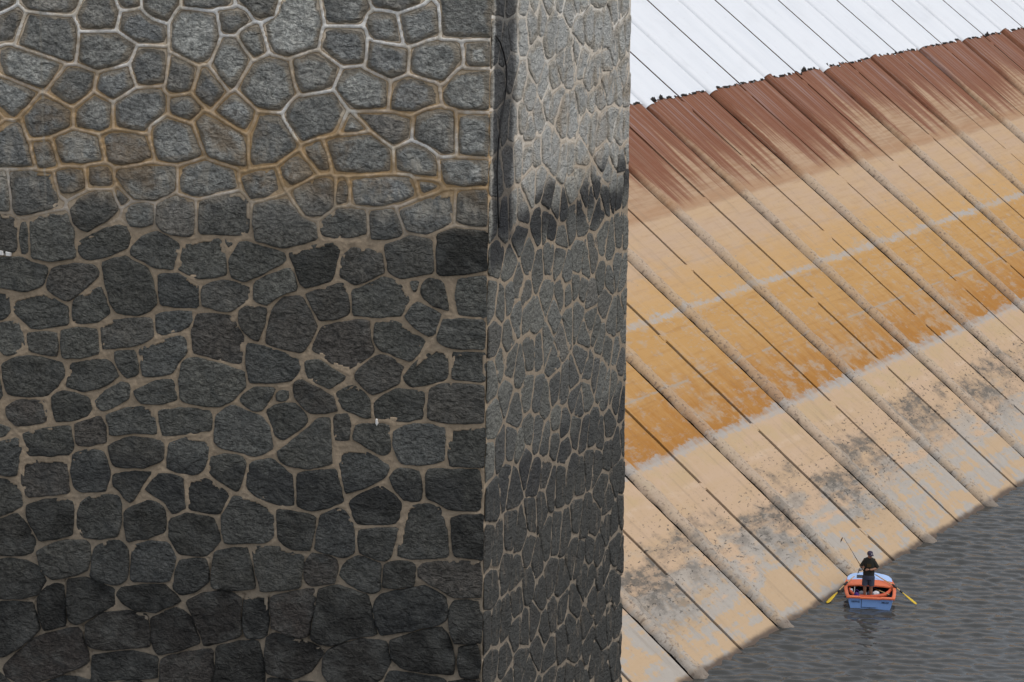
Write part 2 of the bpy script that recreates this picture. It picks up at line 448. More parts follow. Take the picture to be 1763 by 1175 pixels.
# white sheeting: one sheet per panel, its lower edge torn
def torn(u, seed):
    x = u * 1.0
    e = .10 * mnoise.noise(Vector((x * 1.1, seed, 0))) + .16 * mnoise.noise(Vector((x * 3.7, seed, 2)))
    s_ = mnoise.noise(Vector((math.floor(x * 6.5) * 1.37, seed, 4)))
    return e + .20 * s_
for q in range(nk):
    ka, kb = K0 + q * .5, K0 + (q + 1) * .5
    rib_a = abs(ka - round(ka)) < .01
    us = np.linspace(0, 1, 46)
    ea = .33 if rib_a else GAP * .42; eb = .33 if not rib_a else GAP * .42
    V = []; rows = list(np.arange(VTOP, V_EDGE - 2.0, 1.7)) + [V_EDGE - 1.2, V_EDGE - .7]
    for v in rows:
        a = joint_u(ka, v) + ea; b = joint_u(kb, v) - eb
        for t in us: V.append((v, a + (b - a) * t, .034 + .004 * mnoise.noise(Vector((v * .6, (a + (b - a) * t) * 1.1, 3)))))
    a = joint_u(ka, V_EDGE) + ea; b = joint_u(kb, V_EDGE) - eb
    edge = []
    for t in us:
        uu = a + (b - a) * t; e = V_EDGE + torn(uu, 1.0); edge.append((e, uu))
    for (e, uu) in edge: V.append((e - .06, uu, .034 + .014 * max(0, mnoise.noise(Vector((uu * 5, 7, 0))))))
    for (e, uu) in edge: V.append((e, uu, .036 + .055 * max(0, mnoise.noise(Vector((uu * 4, 3, 0))))))
    mesh_obj('white_sheet', V, [f[::-1] for f in grid_faces(len(rows) + 2, len(us))], WHITE, dam)
    # dark strips curling up along the tear
    V, Fc = [], []
    i = rngd.randint(0, 3)
    while i < len(edge) - 6:
        n_ = rngd.randint(4, 11); big = rngd.random() < .12; em = sum(x[0] for x in edge[i:i + n_]) / n_
        hgt = rngd.uniform(.10, .20) if big else rngd.uniform(.004, .018)
        b0 = len(V)
        for j in range(n_):
            e, uu = edge[i + j]; e = e * .35 + em * .65; kx = math.sin(math.pi * (j + .5) / n_) * (.8 + .2 * math.sin(j * 2.1 + i))
            V += [(e + .05, uu, .012), (e + .01, uu, .05 + hgt * kx * .5), (e - .045 - hgt * .5 * kx, uu + .02, .05 + hgt * kx)]
        Fc += [tuple(b0 + x for x in f) for f in grid_faces(n_, 3)]
        i += n_ + rngd.randint(2, 11)
    if Fc: mesh_obj('torn_edge', V, Fc, FLAP, dam, smooth=False)

# crest slab and body behind the face
box('crest', (VTOP - .9, U0_ + DU * (K0 - 4), -.8), (VTOP - .02, U0_ + DU * (K1 + 4), .25), paint('crest_concrete', (.40, .38, .35), .9, .3, sc=.8), dam)

# ================================================================== MASONRY PIER
STONES_PX = """26,0 20,9 0,20 0,-14 26,-14
37,-14 136,-14 136,0 128,20 112,24 51,17 37,3
0,29 29,15 39,26 24,68 0,70
51,24 126,31 131,44 128,102 116,107 31,77 44,34
146,0 150,-14 191,-14 192,0 204,20 197,48 143,48 131,31
204,-14 238,-14 240,10 218,15 208,10
245,-14 308,-14 306,7 289,37 266,31 249,17
211,22 242,19 259,34 286,44 286,75 238,73 206,51
317,-14 397,-14 395,9 318,10
310,19 371,27 378,58 361,102 340,109 296,85 295,37
378,20 422,20 429,37 405,56 381,56
414,54 446,44 456,92 438,100 414,68
143,60 201,60 232,78 225,106 170,119 136,106
238,83 286,85 283,143 238,146 225,109
14,82 34,85 109,109 82,140 72,150 10,126 7,89
10,140 61,160 24,201 7,180 -14,167 -14,136
119,117 163,126 157,153 129,174 119,175 89,157
174,128 220,116 232,148 194,169 167,153
296,95 337,116 327,155 300,160 288,153
351,117 385,157 364,186 335,160
385,68 407,68 429,102 405,146 397,150 368,109
44,201 72,170 119,191 119,218 85,232 54,235
136,191 163,167 189,179 189,218 170,225 134,218
201,180 235,157 276,155 283,167 283,194 255,218 249,226 201,218
296,170 327,167 346,187 327,208 296,196
371,191 405,162 438,191 422,225
-14,235 0,232 31,211 56,286 0,286 -14,286
58,247 85,245 97,286 68,288
94,238 126,228 167,235 177,276 109,279
175,235 204,226 249,235 262,272 211,283 187,276
262,218 289,204 327,216 347,266 306,279 272,274
337,211 351,197 420,235 422,286 402,283 361,269
17,296 85,300 99,354 34,369 24,361
-14,300 10,296 17,361 0,363 -14,363
99,296 140,295 145,323 109,330
153,289 187,288 191,318 153,320
208,293 300,288 300,327 266,344 232,340 204,306
313,289 354,279 402,293 409,323 344,339 310,330
123,361 163,334 187,334 203,361 153,395 126,385
201,327 221,344 208,354
218,361 245,351 262,354 262,385 225,390
272,354 300,340 329,347 330,378 327,402 293,402 283,400 271,385
344,347 409,335 429,351 424,403 347,402
439,109 460,99 496,106 508,163 484,187 443,184 412,153
447,201 483,201 512,252 474,276 437,283 433,272
416,306 471,293 476,327 454,335 433,344
403,-14 483,-14 483,0 474,31 450,32 430,17
440,354 494,351 515,378 542,385 542,410 488,422 440,415
488,-14 542,-14 554,37 546,82 494,99 474,89 454,44 477,20
557,-14 624,-14 636,14 626,39 563,39
637,-14 723,-14 726,7 685,19 644,10
634,24 680,24 692,73 644,68 629,41
689,26 729,12 750,14 755,58 719,73 697,73
762,-14 762,7 763,63 840,63 840,3 840,-14
559,51 627,53 629,109 593,111 552,82
637,72 699,89 699,126 672,133 631,116
712,85 736,73 784,73 792,102 763,136 740,136 707,124
804,75 840,75 840,112 806,114
505,102 542,90 583,119 569,150 522,160 508,136
593,121 620,119 665,140 661,184 614,186 580,153
682,143 702,133 746,145 752,177 712,191 675,187
780,136 801,123 838,124 838,187 770,182 767,157
498,184 508,170 573,162 588,194 569,225 518,243 491,204
617,196 678,199 707,208 702,238 678,249 644,225
603,201 629,223 593,226
717,201 733,192 780,191 782,262 760,262 716,238
792,201 837,203 837,267 791,266
563,242 637,232 672,259 672,295 580,293
523,255 552,243 566,289 552,293
683,259 709,249 733,255 752,283 750,303 719,296 685,293
760,276 837,277 837,318 767,317
484,289 512,269 542,300 501,318
508,330 542,310 573,313 571,354 552,368 529,368
583,313 597,313 595,347 581,351
603,310 702,306 709,337 661,351 614,351
723,313 757,320 729,334
692,364 777,334 775,385 736,398 706,395
792,334 837,330 837,388 789,381
552,385 583,364 624,364 627,400 576,407 556,402
641,368 675,364 689,400 685,407 644,409
51,378 116,368 124,397 128,441 58,443
36,383 46,383 48,434 37,434
-14,376 0,370 27,380 27,431 0,429 -14,429
-14,448 37,448 61,458 82,463 73,489 44,499 0,492 -14,489
90,463 160,458 167,475 119,516 102,509 82,496
180,455 218,444 252,465 266,509 269,523 238,540 204,533 194,513
136,417 184,397 218,390 218,427 180,438 153,446 140,434
228,427 272,400 310,422 296,463 269,456 226,438
317,421 380,412 388,472 340,477 308,465
386,412 403,414 395,429
397,448 412,419 439,421 487,438 487,451 439,477 422,482 402,475
276,475 306,472 340,492 340,528 279,524
349,496 385,484 429,496 429,516 395,536 351,526
22,516 75,507 114,530 116,559 54,565 26,536
128,516 170,499 186,540 167,553 129,555
-14,506 14,506 15,540 0,550 -14,552
-14,560 31,553 41,601 10,610 0,594 -14,594
48,574 95,574 97,611 54,603
106,570 167,567 170,608 112,616
174,557 260,550 264,581 235,594 177,601
271,543 327,538 330,553 306,570 271,577
340,543 395,543 419,581 414,625 335,606
412,536 426,528 460,531 444,586 419,570
240,601 313,579 317,608 296,642 249,647
199,608 232,606 237,642 218,650 204,632
3,625 48,616 106,625 106,649 78,681 17,679 5,656
126,628 177,622 197,632 203,649 146,673 117,664
313,625 340,618 419,642 420,666 395,690 364,698 313,690
167,690 204,662 221,662 218,686 177,707
235,673 296,652 303,690 245,693
94,686 109,676 150,686 153,717 99,725
15,703 37,691 75,693 75,724 31,730 19,720
-14,615 0,616 0,656 5,679 -14,696
184,717 259,702 267,748 228,742 191,749
274,707 361,708 361,741 283,749
131,730 170,720 184,734 182,761 133,766
41,748 119,736 126,771 116,782 51,782
-14,761 31,756 36,768 27,816 0,809 -14,809
-14,730 17,737 7,751 -14,751
187,768 232,753 276,761 276,790 245,802 201,802
296,765 323,756 361,761 354,809 327,812 291,805
378,717 402,700 453,720 466,737 463,768 436,782 395,771 369,761
755,404 780,399 835,400 835,463 755,472
665,424 706,412 740,416 743,468 689,477 672,465
501,438 580,419 583,431 569,479 529,494 515,482
590,441 610,434 655,438 658,470 614,489 588,475
440,485 498,463 510,479 508,499 474,509 460,526 437,516
530,507 590,490 597,502 600,540 552,550
610,502 658,480 685,489 700,516 689,543 644,543 610,543
706,485 721,485 714,506
724,502 736,482 760,489 770,533 743,523
791,485 832,480 832,545 791,540
699,547 719,523 758,542 750,574 736,574
762,550 832,553 832,601 780,598 753,584
471,533 491,513 518,513 544,560 518,606 457,591
542,601 559,564 634,552 636,591 641,608 603,632 580,628
648,557 678,553 729,587 702,618 658,601 646,584
617,639 648,615 665,613 690,632 685,659 641,678 617,652
695,649 746,608 769,611 769,652 712,666
780,608 832,610 832,657 780,652
425,591 440,594 515,616 515,628 501,656 431,657
529,625 552,625 593,649 566,667 532,652
508,659 522,657 569,683 581,708 535,708 510,683
416,686 437,671 474,669 454,702 437,708 421,696
477,676 496,673 496,690 477,690
583,679 610,666 637,690 636,719 600,707 585,693
644,693 685,671 729,676 723,720 699,724 648,717
743,673 757,661 832,664 832,729 767,725 740,720
459,707 491,693 505,696 525,717 525,730 491,751 474,748
542,727 569,720 569,795 532,805 488,795 486,775 508,761
576,717 597,715 602,730 600,756 576,756
614,734 668,734 672,775 658,782 610,754
678,744 712,732 763,737 762,792 692,795 678,768
777,741 832,736 832,805 774,804
39,797 111,793 116,847 50,852 39,830
126,787 151,777 175,782 188,814 182,844 158,846 129,837
198,817 259,814 235,844 225,861 197,834
363,787 417,787 420,807 407,844 383,824 356,810
252,844 276,820 314,825 318,874 296,881 286,861
324,830 356,829 390,854 377,884 326,876
383,891 403,859 447,867 467,884 471,925 447,931 390,933
-13,830 30,834 37,871 0,888 -13,888
47,871 111,859 128,878 121,918 71,928 57,904
131,884 158,854 202,854 207,881 202,921 141,925
215,881 256,867 279,874 282,914 222,930
296,898 323,886 367,894 378,931 356,955 309,951 293,925
-13,901 0,896 30,886 57,925 54,950 17,955 0,951 -13,950
67,951 101,938 148,931 153,948 148,982 94,995 77,985
165,945 202,931 220,951 215,995 198,1005 158,992
229,941 289,936 301,962 289,999 229,999
309,967 353,965 356,1002 313,1022 301,1009
370,951 424,945 439,1012 368,1009
-13,968 20,965 64,978 76,999 64,1025 0,1027 -13,1027
64,1032 81,1012 108,1010 111,1076 77,1081
118,1002 148,999 193,1015 192,1042 134,1076 118,1062
202,1025 215,1015 282,1009 308,1036 266,1052 235,1052
-13,1042 54,1042 64,1083 54,1099 10,1126 -13,1120
148,1076 175,1056 252,1059 254,1113 185,1116 151,1110
262,1066 303,1051 326,1066 343,1106 276,1126 262,1103
326,1039 380,1022 414,1032 412,1093 353,1110 346,1083
420,1036 460,1025 462,1096 434,1099 417,1083
10,1147 61,1099 134,1081 146,1113 145,1143 84,1167 44,1175 10,1167
165,1130 222,1123 269,1133 269,1167 165,1172
279,1136 363,1120 368,1173 276,1187
375,1116 444,1106 452,1147 451,1187 370,1187
77,1177 108,1167 148,1172 158,1190 77,1190
202,1178 235,1170 262,1190 202,1190
-13,1160 0,1160 20,1178 20,1194 -13,1194
585,782 628,780 664,804 664,819 628,835 596,849
514,817 578,810 588,864 541,876 514,871
428,830 433,800 467,797 502,820 506,869 477,866 443,851
672,824 689,810 719,817 724,861 696,862
738,824 743,810 827,807 827,881 770,874 739,856
605,864 655,841 692,864 682,901 615,903
685,955 701,878 719,869 759,874 771,958 709,960
781,898 803,888 828,886 828,965 783,955
479,881 497,884 541,891 532,945 507,943 480,928
544,945 554,891 585,878 608,901 610,951 588,957
618,914 684,909 672,962 652,963 618,951
433,941 521,958 516,1012 452,1015 443,988
526,972 538,955 576,963 574,1002 534,1007 524,995
590,992 601,968 618,958 654,972 655,1015 638,1020 615,1012
660,982 672,967 712,972 712,1009 659,1012
722,978 743,970 827,968 828,1029 780,1029 763,1012 722,995
465,1029 538,1015 543,1029 531,1093 514,1098 469,1079
549,1019 581,1012 632,1029 648,1093 622,1096 568,1113 536,1099
645,1049 659,1025 726,1012 763,1029 768,1062 756,1076 655,1094 647,1076
773,1062 780,1036 827,1036 827,1106 780,1108
457,1096 474,1093 517,1103 554,1120 551,1133 507,1167 460,1157
558,1133 568,1116 618,1101 665,1106 672,1140 652,1167 608,1180 568,1177
672,1103 759,1079 778,1110 776,1160 709,1153 675,1136
791,1116 823,1110 823,1167 793,1163
672,1157 696,1160 763,1170 763,1194 662,1194
776,1175 823,1175 823,1194 776,1194
517,1175 558,1180 608,1192 514,1192
464,1170 501,1175 501,1192 460,1192"""
PD = 17.5
_q = ray(np.array([837.0]), np.array([587.0]))[0]
PC = CAM + _q * (PD / _q[1])                              # a point on the pier's corner edge
fX = np.array([math.sin(math.radians(78.4)), -math.cos(math.radians(78.4)), 0])   # front face, towards the corner
fN = np.array([-math.cos(math.radians(78.4)), -math.sin(math.radians(78.4)), 0])
rX = np.array([math.sin(math.radians(20.7)), math.cos(math.radians(20.7)), 0])    # right face, away from the corner
rN = np.array([math.cos(math.radians(20.7)), -math.sin(math.radians(20.7)), 0])
ZU = np.array([0, 0, 1.0])
def front_xz(px, py):
    P = hit(px, py, PC, fN); return np.stack([(P - PC) @ fX, P[..., 2]], -1)
def right_xz(px, py):
    P = hit(px, py, PC, rN); return np.stack([(P - PC) @ rX, P[..., 2]], -1)
def zat(y, x=420.0): return float(front_xz(np.array([x]), np.array([y]))[0, 1])
zA, zT, zC, zD, zTop, zBot = zat(335), zat(425, 800), zat(800), zat(1005), zat(0), zat(1175)
_e = right_xz(np.array([1086.0, 1069.0]), np.array([0.0, 1175.0]))
def s_end(z): return _e[0, 0] + (_e[1, 0] - _e[0, 0]) * (z - _e[0, 1]) / (_e[1, 1] - _e[0, 1])

def stone_material():
    g = G('rough_stone'); P = position(g)
    sp = g.n('ShaderNodeSeparateXYZ'); g.put(sp.inputs[0], P); z = sp.outputs[2]
    rel = g.n('ShaderNodeVectorMath', operation='SUBTRACT'); g.put(rel.inputs[0], P); rel.inputs[1].default_value = tuple(PC)
    s = dot(g, rel.outputs[0], rX); x = dot(g, rel.outputs[0], fX)
    isr = g.ss(g.sub(s, g.mul(x, .25)), -.01, .02); isr = g.ss(dot(g, rel.outputs[0], rX), .02, .06)
    tone, tint, edge, rnd = g.attr('tone'), g.attr('tint'), g.attr('edge'), g.attr('rnd')
    big = g.noise(P, 1.1, 3); med = g.noise(P, 5.0, 5, .62); fine = g.noise(g.scale(P, 1, 1, 1.35), 32, 6, .70); grit = g.noise(P, 90, 3, .6)
    zz = g.add(z, g.mul(g.sub(big, .5), .25))
    up = g.ss(zz, zA - .42, zA + .30); lo = g.ss(zz, zC + .15, zC - .45); bt = g.ss(zz, zD + .10, zD - .22)
    c = g.mix(up, (.134, .132, .113), (.42, .415, .375))
    c = g.mix(lo, c, (.082, .080, .069))
    c = g.mix(bt, c, (.036, .035, .031))
    # per stone
    c = g.mix(g.ss(tint, .0, 1.0), c, (.135, .088, .072), 'MIX') if False else c
    warm = g.ss(tint, .55, 1.0); cool = g.ss(tint, .45, 0.0)
    c = g.mix(g.mul(warm, .55), c, g.mix(up, (.100, .078, .066), (.29, .24, .19)))
    c = g.mix(g.mul(cool, .45), c, g.mix(up, (.098, .106, .110), (.27, .285, .30)))
    gain = g.n('ShaderNodeVectorMath', operation='SCALE'); g.put(gain.inputs[0], c)
    g.put(gain.inputs['Scale'], g.mul(tone, g.mad(g.ss(fine, .34, .66), 1.05, .56))); c = gain.outputs[0]
    c = g.mix(g.mul(isr, .30), c, g.mix(up, (.26, .255, .225), (.47, .46, .42)))
    c = g.mix(g.ss(med, .42, .70), c, g.mix(.5, c, (.17, .17, .155)))
    c = g.mix(g.mul(g.ss(grit, .62, .72), .35), c, (.30, .30, .28))
    c = g.mix(g.mul(g.ss(grit, .40, .30), .6), c, (.015, .015, .015))
    # lime bloom and mortar smeared on the edges of the upper stones
    sm = g.mul(up, g.ss(g.add(edge, g.mul(g.sub(med, .5), 1.5)), .50, .22))
    c = g.mix(g.mul(sm, .8), c, g.mix(med, (.40, .36, .29), (.33, .25, .16)))
    strk = g.noise(g.vec(g.mul(g.add(x, s), 9), g.mul(z, .7), 0), 1, 4, .6)
    c = g.mix(g.mul(g.mul(up, g.ss(strk, .53, .68)), g.mad(isr, .40, .38)), c, (.47, .46, .43))
    lb = g.mul(g.win(zz, zA - .22, zA - .02, zA + .22, zA + .5), g.ss(g.noise(g.vec(g.mul(g.add(x, s), 6), g.mul(z, 2.2), 3.0), 1, 5, .65), .50, .62))
    c = g.mix(g.mul(lb, .75), c, (.58, .53, .44))
    och = g.mul(g.win(zz, zA - .15, zA + .08, zA + .35, zA + .95), g.ss(g.noise(P, 1.9, 4, .6), .50, .62))
    c = g.mix(g.mul(och, .55), c, (.30, .19, .085))
    # right face: lighter wash high up, tide line, near-black strip beside the corner above it
    c = g.mix(g.mul(isr, g.mul(up, g.mad(g.ss(med, .38, .62), .5, .2))), c, (.56, .56, .53)); c = g.mix(g.mul(isr, g.mul(lo, .7)), c, (.046, .045, .041)); c = g.mix(g.mul(g.mul(isr, lo), g.mul(g.ss(g.noise(g.scale(P, 14, 14, 3.5), 1, 5, .7), .54, .66), .55)), c, (.20, .165, .125))
    band = g.mul(g.win(g.add(zz, g.add(g.mul(g.sub(med, .5), .15), g.mul(g.sub(rnd, .5), .34))), zT - .22, zT - .06, zT + .06, zT + .20), isr)
    c = g.mix(g.mul(band, .82), c, (.020, .021, .024))
    dark_strip = g.mul(g.mul(g.win(g.add(s, g.mul(g.sub(med, .5), .14)), .04, .09, .42, .56), isr), g.ss(zz, zT - .15, zT + .1))
    c = g.mix(g.mul(dark_strip, .88), c, (.026, .027, .030))
    blk = g.mul(g.win(zz, zC - .55, zC - .2, zC + .35, zC + .75), g.mul(isr, g.ss(rnd, .35, .6)))
    c = g.mix(g.mul(blk, .35), c, (.030, .032, .042))
    tb = g.mul(g.win(zz, zC - .42, zC - .12, zC - .04, zC + .06), g.mad(g.ss(med, .35, .6), .35, .2))
    c = g.mix(tb, c, (.022, .023, .026))
    # pale bloom below some joints low on the front
    blo = g.mul(g.win(zz, zD, zD + .2, zC - .3, zC + .1), g.ss(g.noise(P, 2.6, 5, .7), .66, .72))
    c = g.mix(g.mul(blo, .5), c, (.26, .26, .24))
    # one pale drip line down the face
    dx = float(front_xz(np.array([75.0]), np.array([200.0]))[0, 0])
    dl = g.mul(g.win(g.add(x, g.mul(g.sub(fine, .5), .012)), dx - .012, dx - .004, dx + .004, dx + .012), g.ss(z, zat(440) , zat(330)))
    c = g.mix(g.mul(dl, g.mad(med, .8, .05)), c, (.46, .42, .34))
    rip = g.noise(g.scale(P, 1, 1, 1.5), 13, 4, .6, .8)
    h = g.add(g.add(g.mul(med, .7), g.mul(rip, 1.5)), g.add(g.mul(fine, .7), g.mul(grit, .12)))
    nr = g.bump(h, g.mad(isr, -.25, 1.0), .06)
    return g.fin(c, g.mad(fine, .3, .60), .35, nr)
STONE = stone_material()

def mortar_material():
    g = G('pointing_mortar'); P = position(g)
    sp = g.n('ShaderNodeSeparateXYZ'); g.put(sp.inputs[0], P); z = sp.outputs[2]
    rel = g.n('ShaderNodeVectorMath', operation='SUBTRACT'); g.put(rel.inputs[0], P); rel.inputs[1].default_value = tuple(PC)
    s = dot(g, rel.outputs[0], rX); x = dot(g, rel.outputs[0], fX); isr = g.ss(s, .02, .06)
    bead = g.attr('bead')
    big = g.noise(P, 1.1, 3); med = g.noise(P, 6, 5, .62); fine = g.noise(P, 45, 5, .65)
    zz = g.add(z, g.mul(g.sub(big, .5), .25))
    up = g.ss(zz, zA - .35, zA + .28); bt = g.ss(zz, zC + .3, zD - .35)
    c = g.mix(med, (.335, .255, .172), (.435, .340, .240))
    cu = g.mix(med, (.60, .485, .35), (.78, .68, .54))
    cb = g.mix(g.ss(g.add(med, g.mul(g.sub(big, .5), .8)), .3, .6), (.70, .61, .48), (.88, .85, .79))
    cu = g.mix(g.win(bead, .20, .42, .60, .72), cu, g.mix(med, (.34, .245, .155), (.50, .39, .27)))
    cu = g.mix(g.ss(bead, .60, .74), cu, cb)
    c = g.mix(up, c, cu)
    c = g.mix(g.mul(bt, .75), c, g.mix(med, (.22, .18, .135), (.31, .265, .205)))
    och = g.mul(g.win(zz, zA - .15, zA + .1, zA + .5, zA + 1.3), g.ss(g.noise(P, 1.9, 4, .6), .34, .50))
    c = g.mix(g.mul(och, .75), c, g.mix(med, (.38, .215, .075), (.54, .345, .15)))
    c = g.mix(g.mul(isr, g.mad(up, .35, .3)), c, g.mix(up, (.30, .262, .215), (.62, .585, .52)))
    c = g.mix(g.mul(isr, g.mul(g.ss(zz, zT - .2, zC - .3), .55)), c, (.215, .18, .14))
    band = g.mul(g.win(zz, zT - .2, zT - .06, zT + .05, zT + .16), isr)
    c = g.mix(g.mul(band, .35), c, (.06, .055, .05))
    dark_strip = g.mul(g.mul(g.win(g.add(s, g.mul(g.sub(med, .5), .14)), .04, .09, .42, .56), isr), g.ss(zz, zT - .15, zT + .1))  # the dark strip beside the corner continues across the joints
    c = g.mix(g.mul(dark_strip, .8), c, (.05, .048, .045))
    gain = g.n('ShaderNodeVectorMath', operation='SCALE'); g.put(gain.inputs[0], c); g.put(gain.inputs['Scale'], g.mad(fine, .7, .65)); c = gain.outputs[0]
    dx = float(front_xz(np.array([75.0]), np.array([200.0]))[0, 0])
    dl = g.mul(g.win(x, dx - .014, dx - .005, dx + .005, dx + .014), g.ss(z, zat(440), zat(330)))
    c = g.mix(g.mul(dl, .6), c, (.52, .48, .40))
    nr = g.bump(g.add(g.mul(med, .5), fine), .6, .012)
    return g.fin(c, .92, .2, nr)
MORTAR = mortar_material()

pier = empty('stone_pier', (PC[0], PC[1], 0))
tag(pier, 'tall pier of dark rubble masonry with pale raised mortar joints, stained by old water lines', 'pier')
PINV = Matrix.Translation((-PC[0], -PC[1], 0))
P_OFF = np.array([PC[0], PC[1], 0])

def chaikin(P, n=1, q=.22):
    for _ in range(n):
        Q = np.roll(P, -1, 0); P = np.stack([P * (1 - q) + Q * q, P * q + Q * (1 - q)], 1).reshape(-1, 2)
    return P
def resample(P, M):
    Q = np.vstack([P, P[:1]]); d = np.r_[0, np.cumsum(np.linalg.norm(np.diff(Q, axis=0), axis=1))]
    t = np.linspace(0, d[-1], M, endpoint=False)
    return np.stack([np.interp(t, d, Q[:, 0]), np.interp(t, d, Q[:, 1])], 1), d[-1]
def area(P):
    x, y = P[:, 0], P[:, 1]; return .5 * abs(np.dot(x, np.roll(y, -1)) - np.dot(y, np.roll(x, -1)))

stone_rng = np.random.default_rng(21)
def stone_geo(poly, face, info, detail=1.0):
    """poly in (x,z) of the face plane, counter-clockwise; returns verts (world), faces, attribute arrays"""
    X, N = (fX, fN) if face == 'front' else (rX, rN)
    if np.dot(poly[:, 0], np.roll(poly[:, 1], -1)) - np.dot(poly[:, 1], np.roll(poly[:, 0], -1)) < 0: poly = poly[::-1]
    P = chaikin(poly, 1, .09 if face == 'front' else .12)
    per = np.linalg.norm(np.diff(np.vstack([P, P[:1]]), axis=0), axis=1).sum()
    Mn = int(np.clip(per / .030 * detail, 9, 52)); P, _ = resample(P, Mn)
    c = P.mean(0); R = math.sqrt(area(P) / math.pi); zc = c[1]; seed = info['seed']
    U = float(sstep(np.array(zc), zA - .1, zA + .25)); B = float(sstep(np.array(zc), zD + .1, zD - .15))
    P = P + np.array([[mnoise.noise(Vector((p[0] * 14, p[1] * 14, seed))), mnoise.noise(Vector((p[0] * 14, p[1] * 14, seed + 9)))] for p in P]) * .008
    hm = info['h']; tilt = info['tilt']
    e_in = [0, .008, .022, .055, .10, .17]
    rings = [(0, 0)]
    ts = [1.0]
    for e in e_in[1:]:
        t = 1 - e / max(R, .03)
        if t > .25 and (detail > .8 or e in (.022, .10)): ts.append(t)
    rise = .030 if (U > .5 and face == 'front') else .010
    h0 = -.016 if (U > .5 and face == 'front') else -.006
    V, ed = [], []
    for t in ts:
        e = (1 - t) * R
        for p in P:
            q = c + (p - c) * t
            k = min(1, e / rise); k = k * (2 - k)
            if abs(q[0]) < .02: k = 1.0
            nz = mnoise.noise(Vector((q[0] * 11, q[1] * 11, seed))) * .013 + mnoise.noise(Vector((q[0] * 27, q[1] * 27, seed))) * .008
            if face != 'front': nz *= .45
            h = h0 + (hm - h0) * k + nz * (.16 + .84 * k) + k * (tilt[0] * (q[0] - c[0]) + tilt[1] * (q[1] - c[1]))
            V.append(PC * np.array([1, 1, 0]) + X * q[0] + ZU * q[1] + N * h); ed.append(min(1, e / .11))
    V.append(PC * np.array([1, 1, 0]) + X * c[0] + ZU * c[1] + N * (hm + mnoise.noise(Vector((c[0] * 11, c[1] * 11, seed))) * .01)); ed.append(1.0)
    Fc = []
    for i in range(len(ts) - 1):
        for j in range(Mn):
            k = (j + 1) % Mn; Fc.append((i * Mn + j, i * Mn + k, (i + 1) * Mn + k, (i + 1) * Mn + j))
    b = (len(ts) - 1) * Mn
    for j in range(Mn): Fc.append((b + j, b + (j + 1) % Mn, len(V) - 1))
    return np.array(V), Fc, np.array(ed)

SPECIAL = [(795, 432, .32, .4), (543, 450, .45, .4), (163, 366, .55, .4), (85, 890, .5, .4), (648, 872, .5, .35), (805, 922, .55, .35),
           (250, 1030, .6, .45), (685, 988, .6, .45), (88, 1042, .7, .45), (245, 897, .6, .4), (335, 55, 1.45, .45), (505, 45, 1.55, .5),
           (592, 590, 1.1, .95), (377, 580, 1.05, .9), (503, 555, 1.0, .85), (45, 708, 1.0, .95), (158, 742, .95, .9), (225, 490, .8, .62),
           (660, 222, 1.0, 1.0), (470, 625, .9, .15), (308, 500, .8, .1), (548, 840, .75, .2), (285, 845, .8, .2), (360, 855, .7, .25),
           (685, 690, .75, .4), (735, 660, 1.0, .8), (750, 100, 1.25, .5), (80, 405, 1.1, .4), (120, 697, .65, .5), (360, 655, 1.15, .5),
           (400, 30, .6, .4), (250, 500, .9, .6), (815, 160, 1.1, .5), (30, 430, 1.0, .4), (55, 650, .8, .62)]
TRACED = [np.array([[float(a) for a in p.split(',')] for p in l.split()]) for l in STONES_PX.strip().split('\n')]
front_polys = []
for line in STONES_PX.strip().split('\n'):
    P = np.array([[float(a) for a in p.split(',')] for p in line.split()])
    i_ = len(front_polys); c = P.mean(0)
    P = np.stack([P, (P + np.roll(P, -1, 0)) / 2], 1).reshape(-1, 2)      # edge midpoints too
    d = P - c; r = np.linalg.norm(d, axis=1)
    dj = np.full(len(P), 60.0)
    for k_, O in enumerate(TRACED):
        if k_ == i_ or np.abs(O.mean(0) - c).max() > 200: continue
        for a, b in zip(O, np.roll(O, -1, 0)):
            e = b - a; t = np.clip(((P - a) @ e) / max(e @ e, 1e-9), 0, 1)
            dj = np.minimum(dj, np.hypot(*(P - a - t[:, None] * e).T))
    joint = 3.0 - 2.0 * sstep(c[1], 300, 420) - .8 * sstep(c[1], 980, 1050)
    grow = np.clip(np.minimum(dj, 30) / 2 - joint / 2, -3, 12) * .95
    grow = np.minimum(grow, .3 * r.mean())
    Q = c + d * (1 + grow / np.maximum(r, 1))[:, None]
    Q[:, 0] = np.where(P[:, 0] > 826 + (1175 - P[:, 1]) * .0, np.minimum(Q[:, 0], 845.5 - P[:, 1] * .0145 - 2), Q[:, 0])
    # stones ending at the corner reach the corner edge
    near = P[:, 0] > 828 + 12 * (1 - P[:, 1] / 1175) - 4
    Q[near, 0] = 845.5 - Q[near, 1] * .0145 + stone_rng.uniform(-1.2, 2.0)
    tone, tint = stone_rng.uniform(.72, 1.28), stone_rng.uniform(.12, .85)
    for (sx, sy, a, b) in SPECIAL:
        if abs(c[0] - sx) < 22 and abs(c[1] - sy) < 22: tone, tint = a, b
    front_polys.append((front_xz(Q[:, 0], Q[:, 1]), tone, tint, area(P)))

